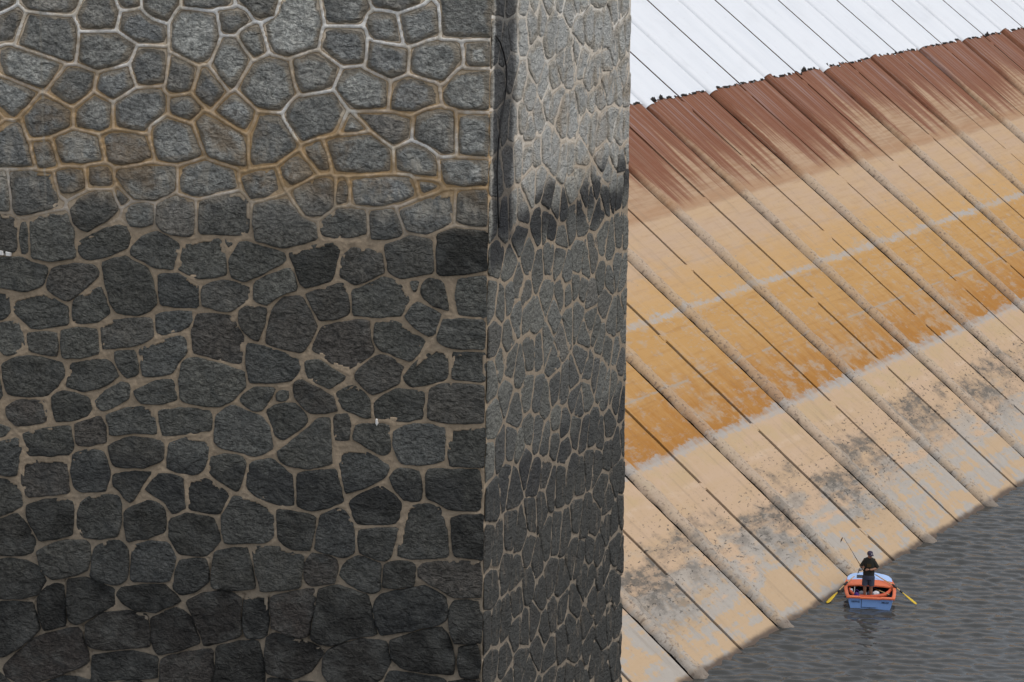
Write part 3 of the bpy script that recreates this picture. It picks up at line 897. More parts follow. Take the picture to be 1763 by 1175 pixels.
def clip(poly, n, d):
    out = []
    for a, b in zip(poly, poly[1:] + poly[:1]):
        fa = a[0] * n[0] + a[1] * n[1] - d; fb = b[0] * n[0] + b[1] * n[1] - d
        if fa <= 0: out.append(a)
        if fa * fb < 0:
            t = fa / (fa - fb); out.append((a[0] + (b[0] - a[0]) * t, a[1] + (b[1] - a[1]) * t))
    return out
def voronoi(seeds, bounds, inset, keep=None):
    res = []
    for i, p in enumerate(seeds):
        if keep is not None and not keep[i]: res.append(None); continue
        poly = [(bounds[0], bounds[1]), (bounds[2], bounds[1]), (bounds[2], bounds[3]), (bounds[0], bounds[3])]
        dist = np.hypot(*(seeds - p).T); order = np.argsort(dist)[1:22]
        for j in order:
            n = seeds[j] - p; L = np.hypot(*n); n = n / L
            poly = clip(poly, n, float(n @ (seeds[j] + p) / 2 - inset))
            if len(poly) < 3: break
        res.append(np.array(poly) if len(poly) >= 3 else None)
    return res

# right face: irregular courses
right_polys = []
rr = np.random.default_rng(8)
seeds = []
zrow = zBot - 2.3; row = 0
while zrow < zTop + 1.0:
    lowf = sstep(np.array(zrow), zC, zC - .6)
    h = rr.uniform(.27, .35) + .03 * lowf
    s_ = 0.0; first = True
    while s_ < 3.7:
        wdt = rr.uniform(.13, .26) + .03 * lowf
        if first: wdt = .30 + rr.uniform(0, .05) if row % 2 else .17 + rr.uniform(0, .04)
        first = False
        seeds.append((s_ + wdt / 2, zrow + h / 2 + rr.uniform(-.15, .15) * min(1, s_ / .3))); s_ += wdt
    zrow += h; row += 1
seeds = np.array(seeds)
cells = voronoi(seeds, (-.4, zBot - 2.6, 4.2, zTop + 1.6), .0085)
for p in cells:
    if p is None: continue
    poly = [tuple(q) for q in p]
    poly = clip(poly, (-1, 0), -.001)
    if len(poly) < 3: continue
    zc = np.mean([q[1] for q in poly]); poly = clip(poly, (1, 0), s_end(zc) + rr.uniform(-.012, .006))
    if len(poly) < 3: continue
    P = np.array(poly)
    if area(P) < .008 or P[:, 1].max() < zBot - 1.95 or P[:, 1].min() > zTop + .7: continue
    P = P + rr.uniform(-.012, .012, P.shape)
    P[:, 0] = np.maximum(P[:, 0], .0)
    right_polys.append((P, rr.uniform(.62, 1.38), rr.uniform(.15, .85), area(P)))

# stones of the front face outside the picture
XL, ZLO, ZHI = float(front_xz(np.array([0.0]), np.array([587.0]))[0, 0]), zBot, zTop
margin = []
seeds = []
zr = zBot - 1.2
while zr < zTop + 1.2:
    x_ = -5.2 + rr.uniform(0, .3)
    while x_ < .2:
        seeds.append((x_ + rr.uniform(-.05, .05), zr + rr.uniform(-.07, .07))); x_ += rr.uniform(.30, .44)
    zr += .34
seeds = np.array(seeds)
tr = np.vstack([p.mean(0) for p, *_ in front_polys])
inside = (seeds[:, 0] > XL - .02) & (seeds[:, 1] < zTop - .02) & (seeds[:, 1] > zBot + .02)
dmin = np.array([np.hypot(*(tr - q).T).min() for q in seeds])
ok = (~inside) & (dmin > .24)
sd2 = np.vstack([seeds[ok], tr]); keep = np.r_[np.ones(ok.sum(), bool), np.zeros(len(tr), bool)]
for p in voronoi(sd2, (-4.6, zBot - .8, -.012, zTop + .8), .022, keep):
    if p is not None and area(p) > .012:
        margin.append((p, rr.uniform(.8, 1.15), rr.uniform(.25, .7), area(p)))

def info_for(i, face, zc):
    r = random.Random(i * 7 + (0 if face == 'front' else 1000))
    U = float(sstep(np.array(zc), zA - .1, zA + .25))
    if face == 'front': h = r.uniform(.006, .018) + .006 * U
    else: h = r.uniform(.004, .011)
    a = .05 if face == 'front' else .02
    return dict(seed=r.uniform(0, 90), h=h, tilt=(r.uniform(-a, a), r.uniform(-a, a) - (.03 if face == 'front' else 0)))

def finish_stone(name, geos, kind=None):
    V = np.vstack([g_[0] for g_ in geos]) - P_OFF; Fc = []; o_ = 0
    for g_ in geos:
        Fc += [tuple(x + o_ for x in f) for f in g_[1]]; o_ += len(g_[0])
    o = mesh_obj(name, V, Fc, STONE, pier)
    for k, arr in (('edge', np.concatenate([g_[2] for g_ in geos])),
                   ('tone', np.concatenate([np.full(len(g_[0]), g_[3]) for g_ in geos])),
                   ('tint', np.concatenate([np.full(len(g_[0]), g_[4]) for g_ in geos])),
                   ('rnd', np.concatenate([np.full(len(g_[0]), g_[5]) for g_ in geos]))):
        at = o.data.attributes.new(k, 'FLOAT', 'POINT'); at.data.foreach_set('value', arr.astype(np.float32))
    if kind: o['kind'] = kind
    return o
entries = []
for i, (p, a, b, ar) in enumerate(front_polys): entries.append((ar, 'front', p, a, b, i))
ppm = FPX / 18.0
for i, (p, a, b, ar) in enumerate(right_polys):
    c = p.mean(0); vis = (zBot - .1 - .36 * c[0] < c[1] < zTop + .1 + .2 * c[0])
    entries.append((ar * ppm * ppm * .26 / (1 + c[0] * .05) ** 2 if vis else -1, 'right', p, a, b, i))
for i, (p, a, b, ar) in enumerate(margin): entries.append((-2, 'front', p, a, b, 500 + i))
entries.sort(key=lambda e: -e[0])
rest = []
for n_, (ar, face, p, a, b, i) in enumerate(entries):
    vis = ar > 0
    V, Fc, ed = stone_geo(p, face, info_for(i, face, p[:, 1].mean()), 1.0 if vis else .7)
    gg = (V, Fc, ed, a, b, random.Random(i).random())
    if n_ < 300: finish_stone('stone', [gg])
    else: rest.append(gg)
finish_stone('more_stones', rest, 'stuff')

def mortar_face(face, polys, x0, x1, z0, z1, step):
    X, N = (fX, fN) if face == 'front' else (rX, rN)
    xs = np.linspace(x0, x1, int((x1 - x0) / step) + 1); zs = np.linspace(z0, z1, int((z1 - z0) / step) + 1)
    XX, ZZ = np.meshgrid(xs, zs, indexing='ij')
    d1 = np.full(XX.shape, .3); d2 = np.full(XX.shape, .3)
    mrg = .13
    for p, *_ in polys:
        lo, hi = p.min(0) - mrg, p.max(0) + mrg
        i0, i1 = np.searchsorted(xs, [lo[0], hi[0]]); j0, j1 = np.searchsorted(zs, [lo[1], hi[1]])
        if i1 <= i0 or j1 <= j0: continue
        A = XX[i0:i1, j0:j1]; B = ZZ[i0:i1, j0:j1]
        dm = np.full(A.shape, 9.0); ins = np.zeros(A.shape, bool)
        for a, b in zip(p, np.roll(p, -1, 0)):
            e = b - a; L2 = max(e @ e, 1e-12)
            t = np.clip(((A - a[0]) * e[0] + (B - a[1]) * e[1]) / L2, 0, 1)
            dm = np.minimum(dm, np.hypot(A - a[0] - t * e[0], B - a[1] - t * e[1]))
            cr = (a[1] > B) != (b[1] > B)
            if abs(e[1]) > 1e-12: ins ^= cr & (A < (b[0] - a[0]) * (B - a[1]) / e[1] + a[0])
        dm = np.where(ins, -dm, dm)
        s1, s2 = d1[i0:i1, j0:j1], d2[i0:i1, j0:j1]
        n2 = np.where(dm < s1, s1, np.minimum(s2, dm)); n1 = np.minimum(s1, dm)
        d1[i0:i1, j0:j1] = n1; d2[i0:i1, j0:j1] = n2
    rng = np.random.default_rng(4 if face == 'front' else 6)
    nz = smooth_noise(XX.shape, 3.0, rng) * .5 + smooth_noise(XX.shape, 9.0, rng) * .6 + smooth_noise(XX.shape, 1.6, rng) * .35
    U = sstep(ZZ + .1 * smooth_noise(XX.shape, 30, rng), zA - .25, zA + .15); B_ = sstep(ZZ + .1 * smooth_noise(XX.shape, 20, rng), zC - .35, zD - .25)
    if face == 'right': B_ = sstep(ZZ + .12 * smooth_noise(XX.shape, 24, rng), zC - .1 + 0 * XX, zC - 1.0)
    m = np.abs(d2 - d1); keep = d1 > -.03
    wd = .017 + .005 * U
    bead = np.clip(1.6 - 1.6 * (m / wd) ** 2, 0, 1) * keep * (d1 < .045)
    bead_s = bead * (.30 + .70 * U) * (1 - B_)
    if face == 'front':
        H = .0005 + .0035 * nz + bead_s * .014 - B_ * (.008 + .007 * np.maximum(0, smooth_noise(XX.shape, 14, rng)))
        crack = (np.clip(1 - (m / .010) ** 2, 0, 1)) * B_ * sstep(smooth_noise(XX.shape, 11, rng), .1, .8)
        H -= crack * .03
        H = np.where(d1 < -.035, -.03, H)
    else:
        H = .0015 + .002 * nz + bead_s * .006 - B_ * (.001 + .003 * np.maximum(0, smooth_noise(XX.shape, 12, rng)))
        crack = (np.clip(1 - (m / .010) ** 2, 0, 1)) * B_ * sstep(smooth_noise(XX.shape, 9, rng), .3, .9)
        H -= crack * .03
        H = np.where(d1 < -.035, -.025, H)
    # no gap along the corner
    ce = np.abs(XX - (x1 if face == 'front' else x0)); H = H * sstep(ce, 0, .03)
    if face == 'right':
        XX = XX * (s_end(ZZ) / x1)
    Pw = PC * np.array([1, 1, 0]) + XX[..., None] * X + ZZ[..., None] * ZU + H[..., None] * N - P_OFF
    ba = np.clip(1 - (m / (2 * wd)) ** 2, 0, 1) * (d1 > -.01)
    return grid_mesh('mortar', Pw, MORTAR, pier, {'bead': ba}, flip=False)
mortar_face('front', front_polys + margin, -4.4, 0.0, zBot - .6, zTop + .6, .0115)
mortar_face('right', right_polys, 0.0, 3.25, zBot - 1.9, zTop + .6, .0125)

# solid body of the pier, from the lake bed to above the picture
def pier_body(z0, z1, ins):
    a = -rN * 0; ring = []
    c0 = PC * np.array([1, 1, 0])
    pts = [c0 - fX * 5.2, c0, c0 + rX * 2.9, c0 + rX * 2.9 - fX * 5.2]
    n_in = [-fN * ins, -(fN + rN) * ins, -rN * ins - rX * ins, -fN * 0]
    V = []
    for z in (z0, z1):
        for p, q in zip(pts, n_in): V.append(p + q + np.array([0, 0, z]) - P_OFF)
    Fc = [(0, 1, 5, 4), (1, 2, 6, 5), (2, 3, 7, 6), (3, 0, 4, 7), (4, 5, 6, 7), (3, 2, 1, 0)]
    return V, Fc
V, Fc = pier_body(zBot - 1.92, zTop + .62, .05); mesh_obj('masonry_core', V, Fc, MORTAR, pier, smooth=False)
V, Fc = pier_body(-3.0, zBot - 1.90, -.01); o = mesh_obj('lower_shaft', V, Fc, STONE, pier, smooth=False)
V, Fc = pier_body(zTop + .60, zTop + 4.0, -.01); o2 = mesh_obj('upper_shaft', V, Fc, STONE, pier, smooth=False)
for q in (o, o2):
    for k, val in (('edge', 1.0), ('tone', 1.0), ('tint', .5), ('rnd', .2)):
        at = q.data.attributes.new(k, 'FLOAT', 'POINT'); at.data.foreach_set('value', np.full(8, val, np.float32))

# small marks that are stuck to the front of the pier
LIME = paint('lime_deposit', (.80, .78, .74), .8, .3, .1)
def blob_on_front(name, pts, mat, lift=.03):
    P = np.array([front_xz(np.array([a]), np.array([b]))[0] for a, b in pts])
    bm = bmesh.new(); top, bot = [], []
    c = P.mean(0)
    for p in P:
        q = c + (p - c) * .8
        bot.append(bm.verts.new(tuple(PC * np.array([1, 1, 0]) + fX * p[0] + ZU * p[1] - fN * .01 - P_OFF)))
        top.append(bm.verts.new(tuple(PC * np.array([1, 1, 0]) + fX * q[0] + ZU * q[1] + fN * lift - P_OFF)))
    n = len(P)
    for i in range(n):
        bm.faces.new((bot[i], bot[(i + 1) % n], top[(i + 1) % n], top[i]))
    bm.faces.new(top); bmesh.ops.recalc_face_normals(bm, faces=bm.faces[:])
    me = bpy.data.meshes.new(name); bm.to_mesh(me); bm.free(); me.materials.append(mat)
    o = bpy.data.objects.new(name, me); COL.objects.link(o); o.parent = pier
    return o
blob_on_front('lime_patch', [(-14, 427), (9, 431), (9, 440), (-14, 436)], LIME)
blob_on_front('lime_patch', [(11, 432), (21, 434), (20, 441), (12, 440)], LIME)
blob_on_front('lime_drip', [(648, 720), (651, 721), (652, 729), (650, 733), (648, 728)], LIME, .03)

# cable hanging down the corner, in front of the right face
CAB = paint('black_cable_sheath', (.018, .017, .017), .5, .4)
cp = [(849, 62), (856, 72), (862, 90), (866, 110), (868, 128), (867, 150), (863, 180), (858, 210), (854, 240), (852, 270), (851, 300), (852, 335), (853, 368), (854, 392)]
pts = []
for a, b in cp:
    s_, z_ = right_xz(np.array([float(a)]), np.array([float(b)]))[0]
    pts.append(PC * np.array([1, 1, 0]) + rX * s_ + ZU * z_ + rN * .022)
tag(tube('cable', pts, .0065, CAB, None, 8), 'thin black cable hanging loose along the corner of the stone pier', 'cable')
cp = [(868, 130), (871, 137), (876, 142), (880, 147)]

# ================================================================== THE BOAT
BLUE = paint('blue_hull_paint', (.20, .35, .68), .45, .4, .14, 6, .08)
DECK = paint('pale_blue_deck_paint', (.40, .56, .86), .5, .4, .10, 5, .08)
ORANGE = paint('orange_gunwale_paint', (.72, .165, .065), .5, .4, .18, 7, .1)
INSIDE = paint('dark_boat_inside', (.035, .045, .075), .8, .3, .3, 5)
INK = paint('dark_lettering_paint', (.02, .022, .045), .7, .3)
WOOD = paint('bare_oar_wood', (.55, .38, .20), .6, .3, .2, 9)
YEL = paint('yellow_blade_paint', (.68, .45, .02), .45, .4, .12, 8)
STEEL = paint('dull_metal', (.25, .25, .26), .45, .5, .2, 20, .1, .6)
BLACK = paint('black_plastic', (.02, .02, .022), .5, .4)

bc = at_z(1498, 1048, 0.0)                       # middle of the transom at the waterline
HEAD = math.radians(6.5)
bf = np.array([math.sin(HEAD), math.cos(HEAD), 0]); br = np.array([math.cos(HEAD), -math.sin(HEAD), 0])
def B(x, y, z): return Vector(tuple(bc + br * x + bf * y + ZU * z))
boat = empty('rowing_boat', bc, -HEAD)
tag(boat, 'small blue dinghy with orange gunwale and square stern floating beside the dam', 'boat')
# y, half width top, half width bottom, top height
SEC = [(0, .70, .61, .37), (.35, .745, .64, .37), (.75, .765, .64, .38), (1.15, .765, .61, .395), (1.5, .735, .55, .415), (1.8, .67, .47, .44), (2.0, .58, .38, .455), (2.12, .46, .29, .46), (2.19, .30, .18, .462)]
ZB = -.10
def hull_ring(sec, ins=0.0, zb=ZB, top=0.0):
    y, wt, wb, zt = sec; wt -= ins; wb -= ins; zt += top
    pr = [(wt, zt), (wt * .97 + wb * .03, zt * .6 + zb * .4), (wb * 1.02 + .03, zt * .25 + zb * .75), (wb, zb + .03), (wb * .8, zb)]
    return [(x, y, z) for x, z in pr] + [(-x, y, z) for x, z in pr[::-1]]
V = []
for s_ in SEC: V += hull_ring(s_)
Fc = grid_faces(len(SEC), 10)
Fc += [tuple((len(SEC) - 1) * 10 + k for k in range(10))]
o = mesh_obj('hull', V, Fc, BLUE, boat)
# transom board with its raised motor pad
tr_ = hull_ring(SEC[0]); V = [(x, -.012, z) for x, y, z in tr_] + [(x, .03, z) for x, y, z in tr_]
o = mesh_obj('transom', V, [tuple(range(10)), tuple(range(10, 20))[::-1]] + [(k, (k + 1) % 10, 10 + (k + 1) % 10, 10 + k) for k in range(10)], BLUE, boat, smooth=False)
pad = box('motor_pad', (-.28, -.026, .045), (.28, -.011, .335), BLUE, boat, .006)
# the dark groove of the pad's outline
for lo, hi in (((-.30, -.016, .03), (-.285, -.0115, .34)), ((-.30, -.016, .025), (.18, -.0115, .040))):
    box('pad_seam', lo, hi, INK, boat)
# lettering, two short dark words too far off to read
def lettering(x0, x1, z, seed):
    r = random.Random(seed); bm = bmesh.new(); x = x0
    def q(a, b, c, d):
        v = [bm.verts.new(p) for p in ((a, -.0165, c), (b, -.0165, c), (b, -.0165, d), (a, -.0165, d))]; bm.faces.new(v)
    n = 8; st = (x1 - x0) / n; hgt = .062
    for i in range(n):
        a = x0 + i * st; b = a + st * .80; t = st * .26
        kind = r.randint(0, 3)
        q(a, a + t, z, z + hgt)
        if kind != 1: q(a + t + .0005, b, z + hgt * .74, z + hgt)
        if kind in (0, 2): q(a + t + .0005, b, z, z + hgt * .24)
        if kind in (1, 2, 3): q(b - t, b - .0005, z + hgt * .26, z + hgt * .72)
        if kind == 0: q(a + t + .0005, b * .7 + a * .3, z + hgt * .40, z + hgt * .6)
    me = bpy.data.meshes.new('lettering'); bm.to_mesh(me); bm.free(); me.materials.append(INK)
    o = bpy.data.objects.new('lettering', me); COL.objects.link(o); o.parent = boat
lettering(-.62, -.34, .185, 4); lettering(.36, .60, .19, 9)
# inner lining
V = []
for s_ in SEC[:7]: V += [(x, y + (.03 if y == 0 else 0), z) for x, y, z in hull_ring(s_, .035, .06)]
Fc = [f[::-1] for f in grid_faces(7, 10)] + [tuple(range(10))]
mesh_obj('lining', V, Fc, INSIDE, boat)
# gunwale: a wide flange all round, broader at the stern corners, cut away in the middle of the transom
gv, gf = [], []
prof = [(-.03, -.015), (-.03, .02), (0, .03), (.065, .026), (.085, .005), (.08, -.025)]
path = [(s_[1], s_[0], s_[3]) for s_ in SEC[:6]]
for sgn in (1, -1):
    gv, gf = [], []
    for i, (x, y, z) in enumerate(path):
        k = 1.0 if i < 4 else .75
        for dx, dz in prof: gv.append((sgn * (x + dx * k), y - (.03 if i == 0 else 0), z + dz))
    f = grid_faces(len(path), 6, True); gf = f if sgn < 0 else [q[::-1] for q in f]
    gf.append(tuple(range(6))); gf.append(tuple((len(path) - 1) * 6 + k for k in range(6)))
    mesh_obj('gunwale', gv, gf, ORANGE, boat)
# stern capping in three pieces joined to one rail
gv = []
for x, dep, zt in ((-.775, .10, .385), (-.60, .09, .39), (-.36, .08, .39), (-.30, .05, .375), (.30, .05, .375), (.36, .08, .39), (.60, .09, .39), (.775, .10, .385)):
    for y, z in ((-.065, zt - .045), (-.07, zt), (dep * .5, zt + .012), (dep, zt), (dep, zt - .04), (0.03, zt - .05)): gv.append((x, y, z))
f = grid_faces(8, 6, True); f = [q[::-1] for q in f]; f += [tuple(range(6)), tuple(42 + k for k in range(6))]
mesh_obj('stern_rail', gv, f, ORANGE, boat, smooth=False)
# fore deck: pale blue in front, orange band behind, dark open locker under it
V, fr = [], []
dk = [(1.52, .745, .42)] + [(s_[0], s_[1] + .055, s_[3]) for s_ in SEC[5:]] + [(2.235, .16, .46)]
nx = 9
for y, wd_, z in dk:
    for j in range(nx):
        t = -1 + 2 * j / (nx - 1); V.append((wd_ * t, y, z + .035 + .045 * (1 - t * t)))
V2 = [(x, y, z - .05) for x, y, z in V]
n0 = len(V); ff = grid_faces(len(dk), nx)
edge = [j for j in range(nx)] + [i * nx + nx - 1 for i in range(1, len(dk))] + [(len(dk) - 1) * nx + j for j in range(nx - 2, -1, -1)] + [i * nx for i in range(len(dk) - 2, 0, -1)]
sk = [(edge[i], edge[(i + 1) % len(edge)], n0 + edge[(i + 1) % len(edge)], n0 + edge[i]) for i in range(len(edge))]
mesh_obj('fore_deck', V + V2, ff + [tuple(n0 + k for k in q[::-1]) for q in ff] + [s_[::-1] for s_ in sk], DECK, boat, smooth=False)
box('deck_hatch', (-.42, 1.62, .495), (.02, 1.90, .522), BLACK, boat, .008)
V = []
for y, wd_, z in ((1.02, .735, .385), (1.10, .745, .40), (1.30, .75, .405), (1.515, .75, .42)):
    for j in range(nx):
        t = -1 + 2 * j / (nx - 1); V.append((wd_ * t, y + .10 * t * t * (1.5 - y), z + .025 + .06 * (1 - t * t)))
V2 = [(x, y, z - .045) for x, y, z in V]; n0 = len(V); ff = grid_faces(4, nx)
edge = [j for j in range(nx)] + [i * nx + nx - 1 for i in range(1, 4)] + [3 * nx + j for j in range(nx - 2, -1, -1)] + [i * nx for i in range(2, 0, -1)]
sk = [(edge[i], edge[(i + 1) % len(edge)], n0 + edge[(i + 1) % len(edge)], n0 + edge[i]) for i in range(len(edge))]
mesh_obj('front_thwart', V + V2, ff + [tuple(n0 + k for k in q[::-1]) for q in ff] + [s_[::-1] for s_ in sk], ORANGE, boat, smooth=False)
# inner orange moulding that sags across the boat behind the legs
pts = [(-.66, .95, .33), (-.63, .78, .27), (-.52, .68, .20), (-.30, .66, .165), (0, .66, .165), (.30, .68, .20), (.50, .72, .25), (.62, .86, .31), (.68, 1.0, .35)]
tube('inner_moulding', pts, [.05, .06, .07, .075, .075, .08, .075, .06, .05], paint('dark_orange_moulding', (.62, .10, .035), .5, .4, .2, 8), boat, 8)
for sx in (-1, 1):
    box('oarlock', (sx * .80 - .03, 1.02, .40), (sx * .80 + .03, 1.10, .475), BLACK, boat, .01)

# oars, resting in the oarlocks with their blades on the water
def oar(grip, lock, tip, label):
    g_, l_, t_ = (Vector(tuple(p)) for p in (grip, lock, tip))
    r = empty('oar', tuple(l_)); tag(r, label, 'oar', 'oars of the blue dinghy')
    L = lambda p: p - l_
    d2 = (t_ - l_).normalized(); ln = (t_ - l_).length
    neck = l_ + d2 * (ln - .62)
    tube('shaft', [L(g_), L(g_.lerp(l_, .5)), L(l_), L(l_ + d2 * .2), L(neck), L(neck + d2 * .12)], [.018, .020, .022, .022, .020, .018], WOOD, r)
    tube('collar', [L(l_ - d2 * .09), L(l_ + d2 * .10)], .036, BLACK, r)
    tube('sleeve', [L(neck - d2 * .09), L(neck + d2 * .02)], .031, BLACK, r)
    side = d2.cross(Vector((0, 0, 1))).normalized(); nrm = side.cross(d2)
    V = []; prof = [(-.02, .025), (.10, .035), (.28, .062), (.45, .075), (.56, .070), (.62, .045)]
    for t, wd_ in prof:
        p = neck + d2 * t; th = .016 * (1 - t / .9)
        for a, b in ((-1, 0), (-.5, 1), (.5, 1), (1, 0), (.5, -1), (-.5, -1)): V.append(L(p + side * a * wd_ + nrm * b * th))
    f = grid_faces(len(prof), 6, True) + [tuple(range(6))[::-1], tuple((len(prof) - 1) * 6 + k for k in range(6))]
    mesh_obj('blade', V, f, YEL, r)
oar(at_z(1471, 992.5, .62), B(-.80, 1.06, .46), at_z(1423.5, 1038.5, .02), 'left oar of the dinghy, yellow blade dipping in the water next to the dam')
oar(at_z(1507, 989.5, .62), B(.80, 1.06, .46), at_z(1578, 1040.5, .02), 'right oar of the dinghy, yellow blade reaching out over the open water')

# things lying in the boat
def sack(name, c, r, mat, label, cat, seed):
    bm = bmesh.new(); bmesh.ops.create_icosphere(bm, subdivisions=3, radius=1)
    for v in bm.verts:
        n = 1 + .25 * mnoise.noise(v.co * 1.7 + Vector((seed, 0, 0))) + .10 * mnoise.noise(v.co * 4 + Vector((seed, 3, 0)))
        v.co = Vector((v.co.x * r[0] * n, v.co.y * r[1] * n, max(v.co.z, -.75) * r[2] * n))
    me = bpy.data.meshes.new(name); bm.to_mesh(me); bm.free(); me.materials.append(mat)
    me.polygons.foreach_set('use_smooth', [True] * len(me.polygons))
    o = bpy.data.objects.new(name, me); COL.objects.link(o); o.location = c; tag(o, label, cat); return o
PURP = paint('purple_cloth', (.075, .035, .20), .8, .2); WHT = paint('white_plastic_bag', (.72, .72, .74), .5, .4); GRY = paint('grey_cloth', (.28, .28, .31), .85, .2); NAVY = paint('slate_cloth', (.10, .115, .16), .85, .2)
bag = empty('bag', B(-.44, .52, .08)); tag(bag, 'purple bag standing on the left of the dinghy floor', 'bag')
o = sack('body', (0, 0, .13), (.10, .085, .15), PURP, None, None, 1.0); o.parent = bag
pts = [(-.07, 0, .24), (-.06, 0, .33), (0, 0, .37), (.06, 0, .33), (.07, 0, .24)]
tube('handle', pts, .010, PURP, bag)
sack('plastic_bag', B(-.62, .88, .28), (.075, .075, .08), WHT, 'white plastic bag tucked under the left gunwale of the dinghy', 'bag', 3.0)
sack('plastic_bag', B(.20, .93, .20), (.13, .10, .10), WHT, 'white plastic bag lying right of the fisherman in the dinghy', 'bag', 6.0)
sack('cloth_bundle', B(-.24, .92, .19), (.16, .10, .09), GRY, 'crumpled grey cloth bundle left of the fisherman in the dinghy', 'cloth', 9.0)
sack('cloth_bundle', B(.02, 1.0, .18), (.11, .09, .09), NAVY, 'crumpled slate blue cloth bundle behind the legs of the fisherman', 'cloth', 12.0)
tag(tube('stick', [B(-.545, .42, .07), B(-.50, .95, .40)], [.018, .016], paint('grey_weathered_wood', (.50, .48, .44), .8, .2), None, 6), 'pale grey stick leaning upright at the left of the dinghy', 'stick')
tag(tube('pole', [B(.16, 1.25, .28), B(.62, .62, .30)], [.016, .018], WOOD, None, 6), 'thin tan pole lying across the right side of the dinghy', 'pole')

# ================================================================== THE FISHERMAN
SKIN = paint('tanned_skin', (.33, .165, .105), .6, .3, .12, 15, .1)
SHIRT = paint('dark_tshirt_cloth', (.030, .030, .026), .9, .2, .25, 12)
SHORTS = paint('slate_shorts_cloth', (.060, .068, .098), .9, .2, .25, 10)
CAPM = paint('dark_cap_cloth', (.050, .042, .070), .9, .2, .2, 20)
pb = at_z(1493.5, 1032.5, .075)
PZ = math.radians(8) * -1
man = empty('person', pb, PZ)
tag(man, 'fisherman standing in the dinghy in dark t-shirt, slate shorts and cap, holding a fishing rod', 'person')
SC = 1.0
def skin_mesh(name, chains, mat, parent, levels=1):
    """chains: lists of (point, rx, ry); points that repeat are shared, each island gets its own root"""
    idx, P, R, E, roots = {}, [], [], [], []
    for ch in chains:
        prev = None
        for (p, rx, ry) in ch:
            key = tuple(round(c, 4) for c in p)
            if key not in idx: idx[key] = len(P); P.append(p); R.append((rx, ry)); new = True
            else: new = False
            i = idx[key]
            if prev is not None: E.append((prev, i))
            elif new: roots.append(i)
            prev = i
    me = bpy.data.meshes.new(name); me.from_pydata(P, E, [])
    o = bpy.data.objects.new(name, me); COL.objects.link(o); o.parent = parent
    md = o.modifiers.new('skin', 'SKIN')
    md.use_smooth_shade = True
    sv = me.skin_vertices[0].data
    for i, r in enumerate(R):
        sv[i].radius = r; sv[i].use_root = i in roots
    sb = o.modifiers.new('sub', 'SUBSURF'); sb.levels = sb.render_levels = levels
    me.materials.append(mat)
    return o
pel = ((0, 0, .86), .145, .11)
chest = ((0, .01, 1.22), .165, .11); uch = ((0, 0, 1.355), .125, .09)
chains = [
    [pel, ((0, .01, 1.03), .135, .10), chest, uch, ((0, -.015, 1.435), .058, .058), ((.008, -.045, 1.495), .072, .082), ((.010, -.045, 1.56), .080, .098), ((.010, -.035, 1.625), .062, .075)],
    [uch, ((-.165, .01, 1.345), .062, .060), ((-.255, .03, 1.09), .046, .046), ((-.235, -.16, 1.13), .036, .036), ((-.225, -.225, 1.16), .030, .034)],
    [uch, ((.165, .01, 1.345), .062, .060), ((.265, .03, 1.09), .048, .048), ((.10, -.17, 1.09), .036, .036), ((.02, -.235, 1.105), .030, .034)],
    [pel, ((-.095, .0, .78), .088, .090), ((-.105, -.015, .46), .058, .062), ((-.105, .01, .28), .054, .058), ((-.10, .02, .09), .038, .042), ((-.115, -.10, .035), .038, .028)],
    [pel, ((.095, .0, .78), .088, .090), ((.095, -.015, .46), .058, .062), ((.095, .01, .28), .054, .058), ((.09, .02, .09), .038, .042), ((.110, -.10, .035), .038, .028)],
]
def hand(w, d, up, side, curl):
    """palm beyond wrist w along d, four unequal bent fingers and a thumb from the side of the palm"""
    w, d, up = Vector(w), Vector(d).normalized(), Vector(up).normalized(); s_ = d.cross(up).normalized() * side
    out = [[(tuple(w), .028, .030), (tuple(w + d * .045), .036, .020), (tuple(w + d * .085), .036, .018)]]
    for k, ln in enumerate((.070, .080, .074, .056)):
        b = w + d * .080 + s_ * (.026 - .0175 * k)
        a1 = b + d * ln * .45 - up * .010; a2 = a1 + (d * (1 - curl) - up * curl).normalized() * ln * .35; a3 = a2 + (d * (1 - 1.9 * curl) - up * curl).normalized() * ln * .3
        out.append([(tuple(b - d * .012), .0095, .0095), (tuple(a1), .009, .009), (tuple(a2), .0085, .0085), (tuple(a3), .0075, .0075)])
    b = w + d * .03 + s_ * .028
    out.append([(tuple(b - s_ * .01), .012, .012), (tuple(b + s_ * .022 + d * .022 - up * .006), .011, .011), (tuple(b + s_ * .022 + d * .055 - up * .022), .009, .009)])
    return out
chains += hand((-.222, -.24, 1.165), (.1, -.75, .35), (-.75, -.1, .3), -1, .75)
chains += hand((.01, -.245, 1.108), (-.95, -.30, .05), (.1, -.5, .85), 1, .6)
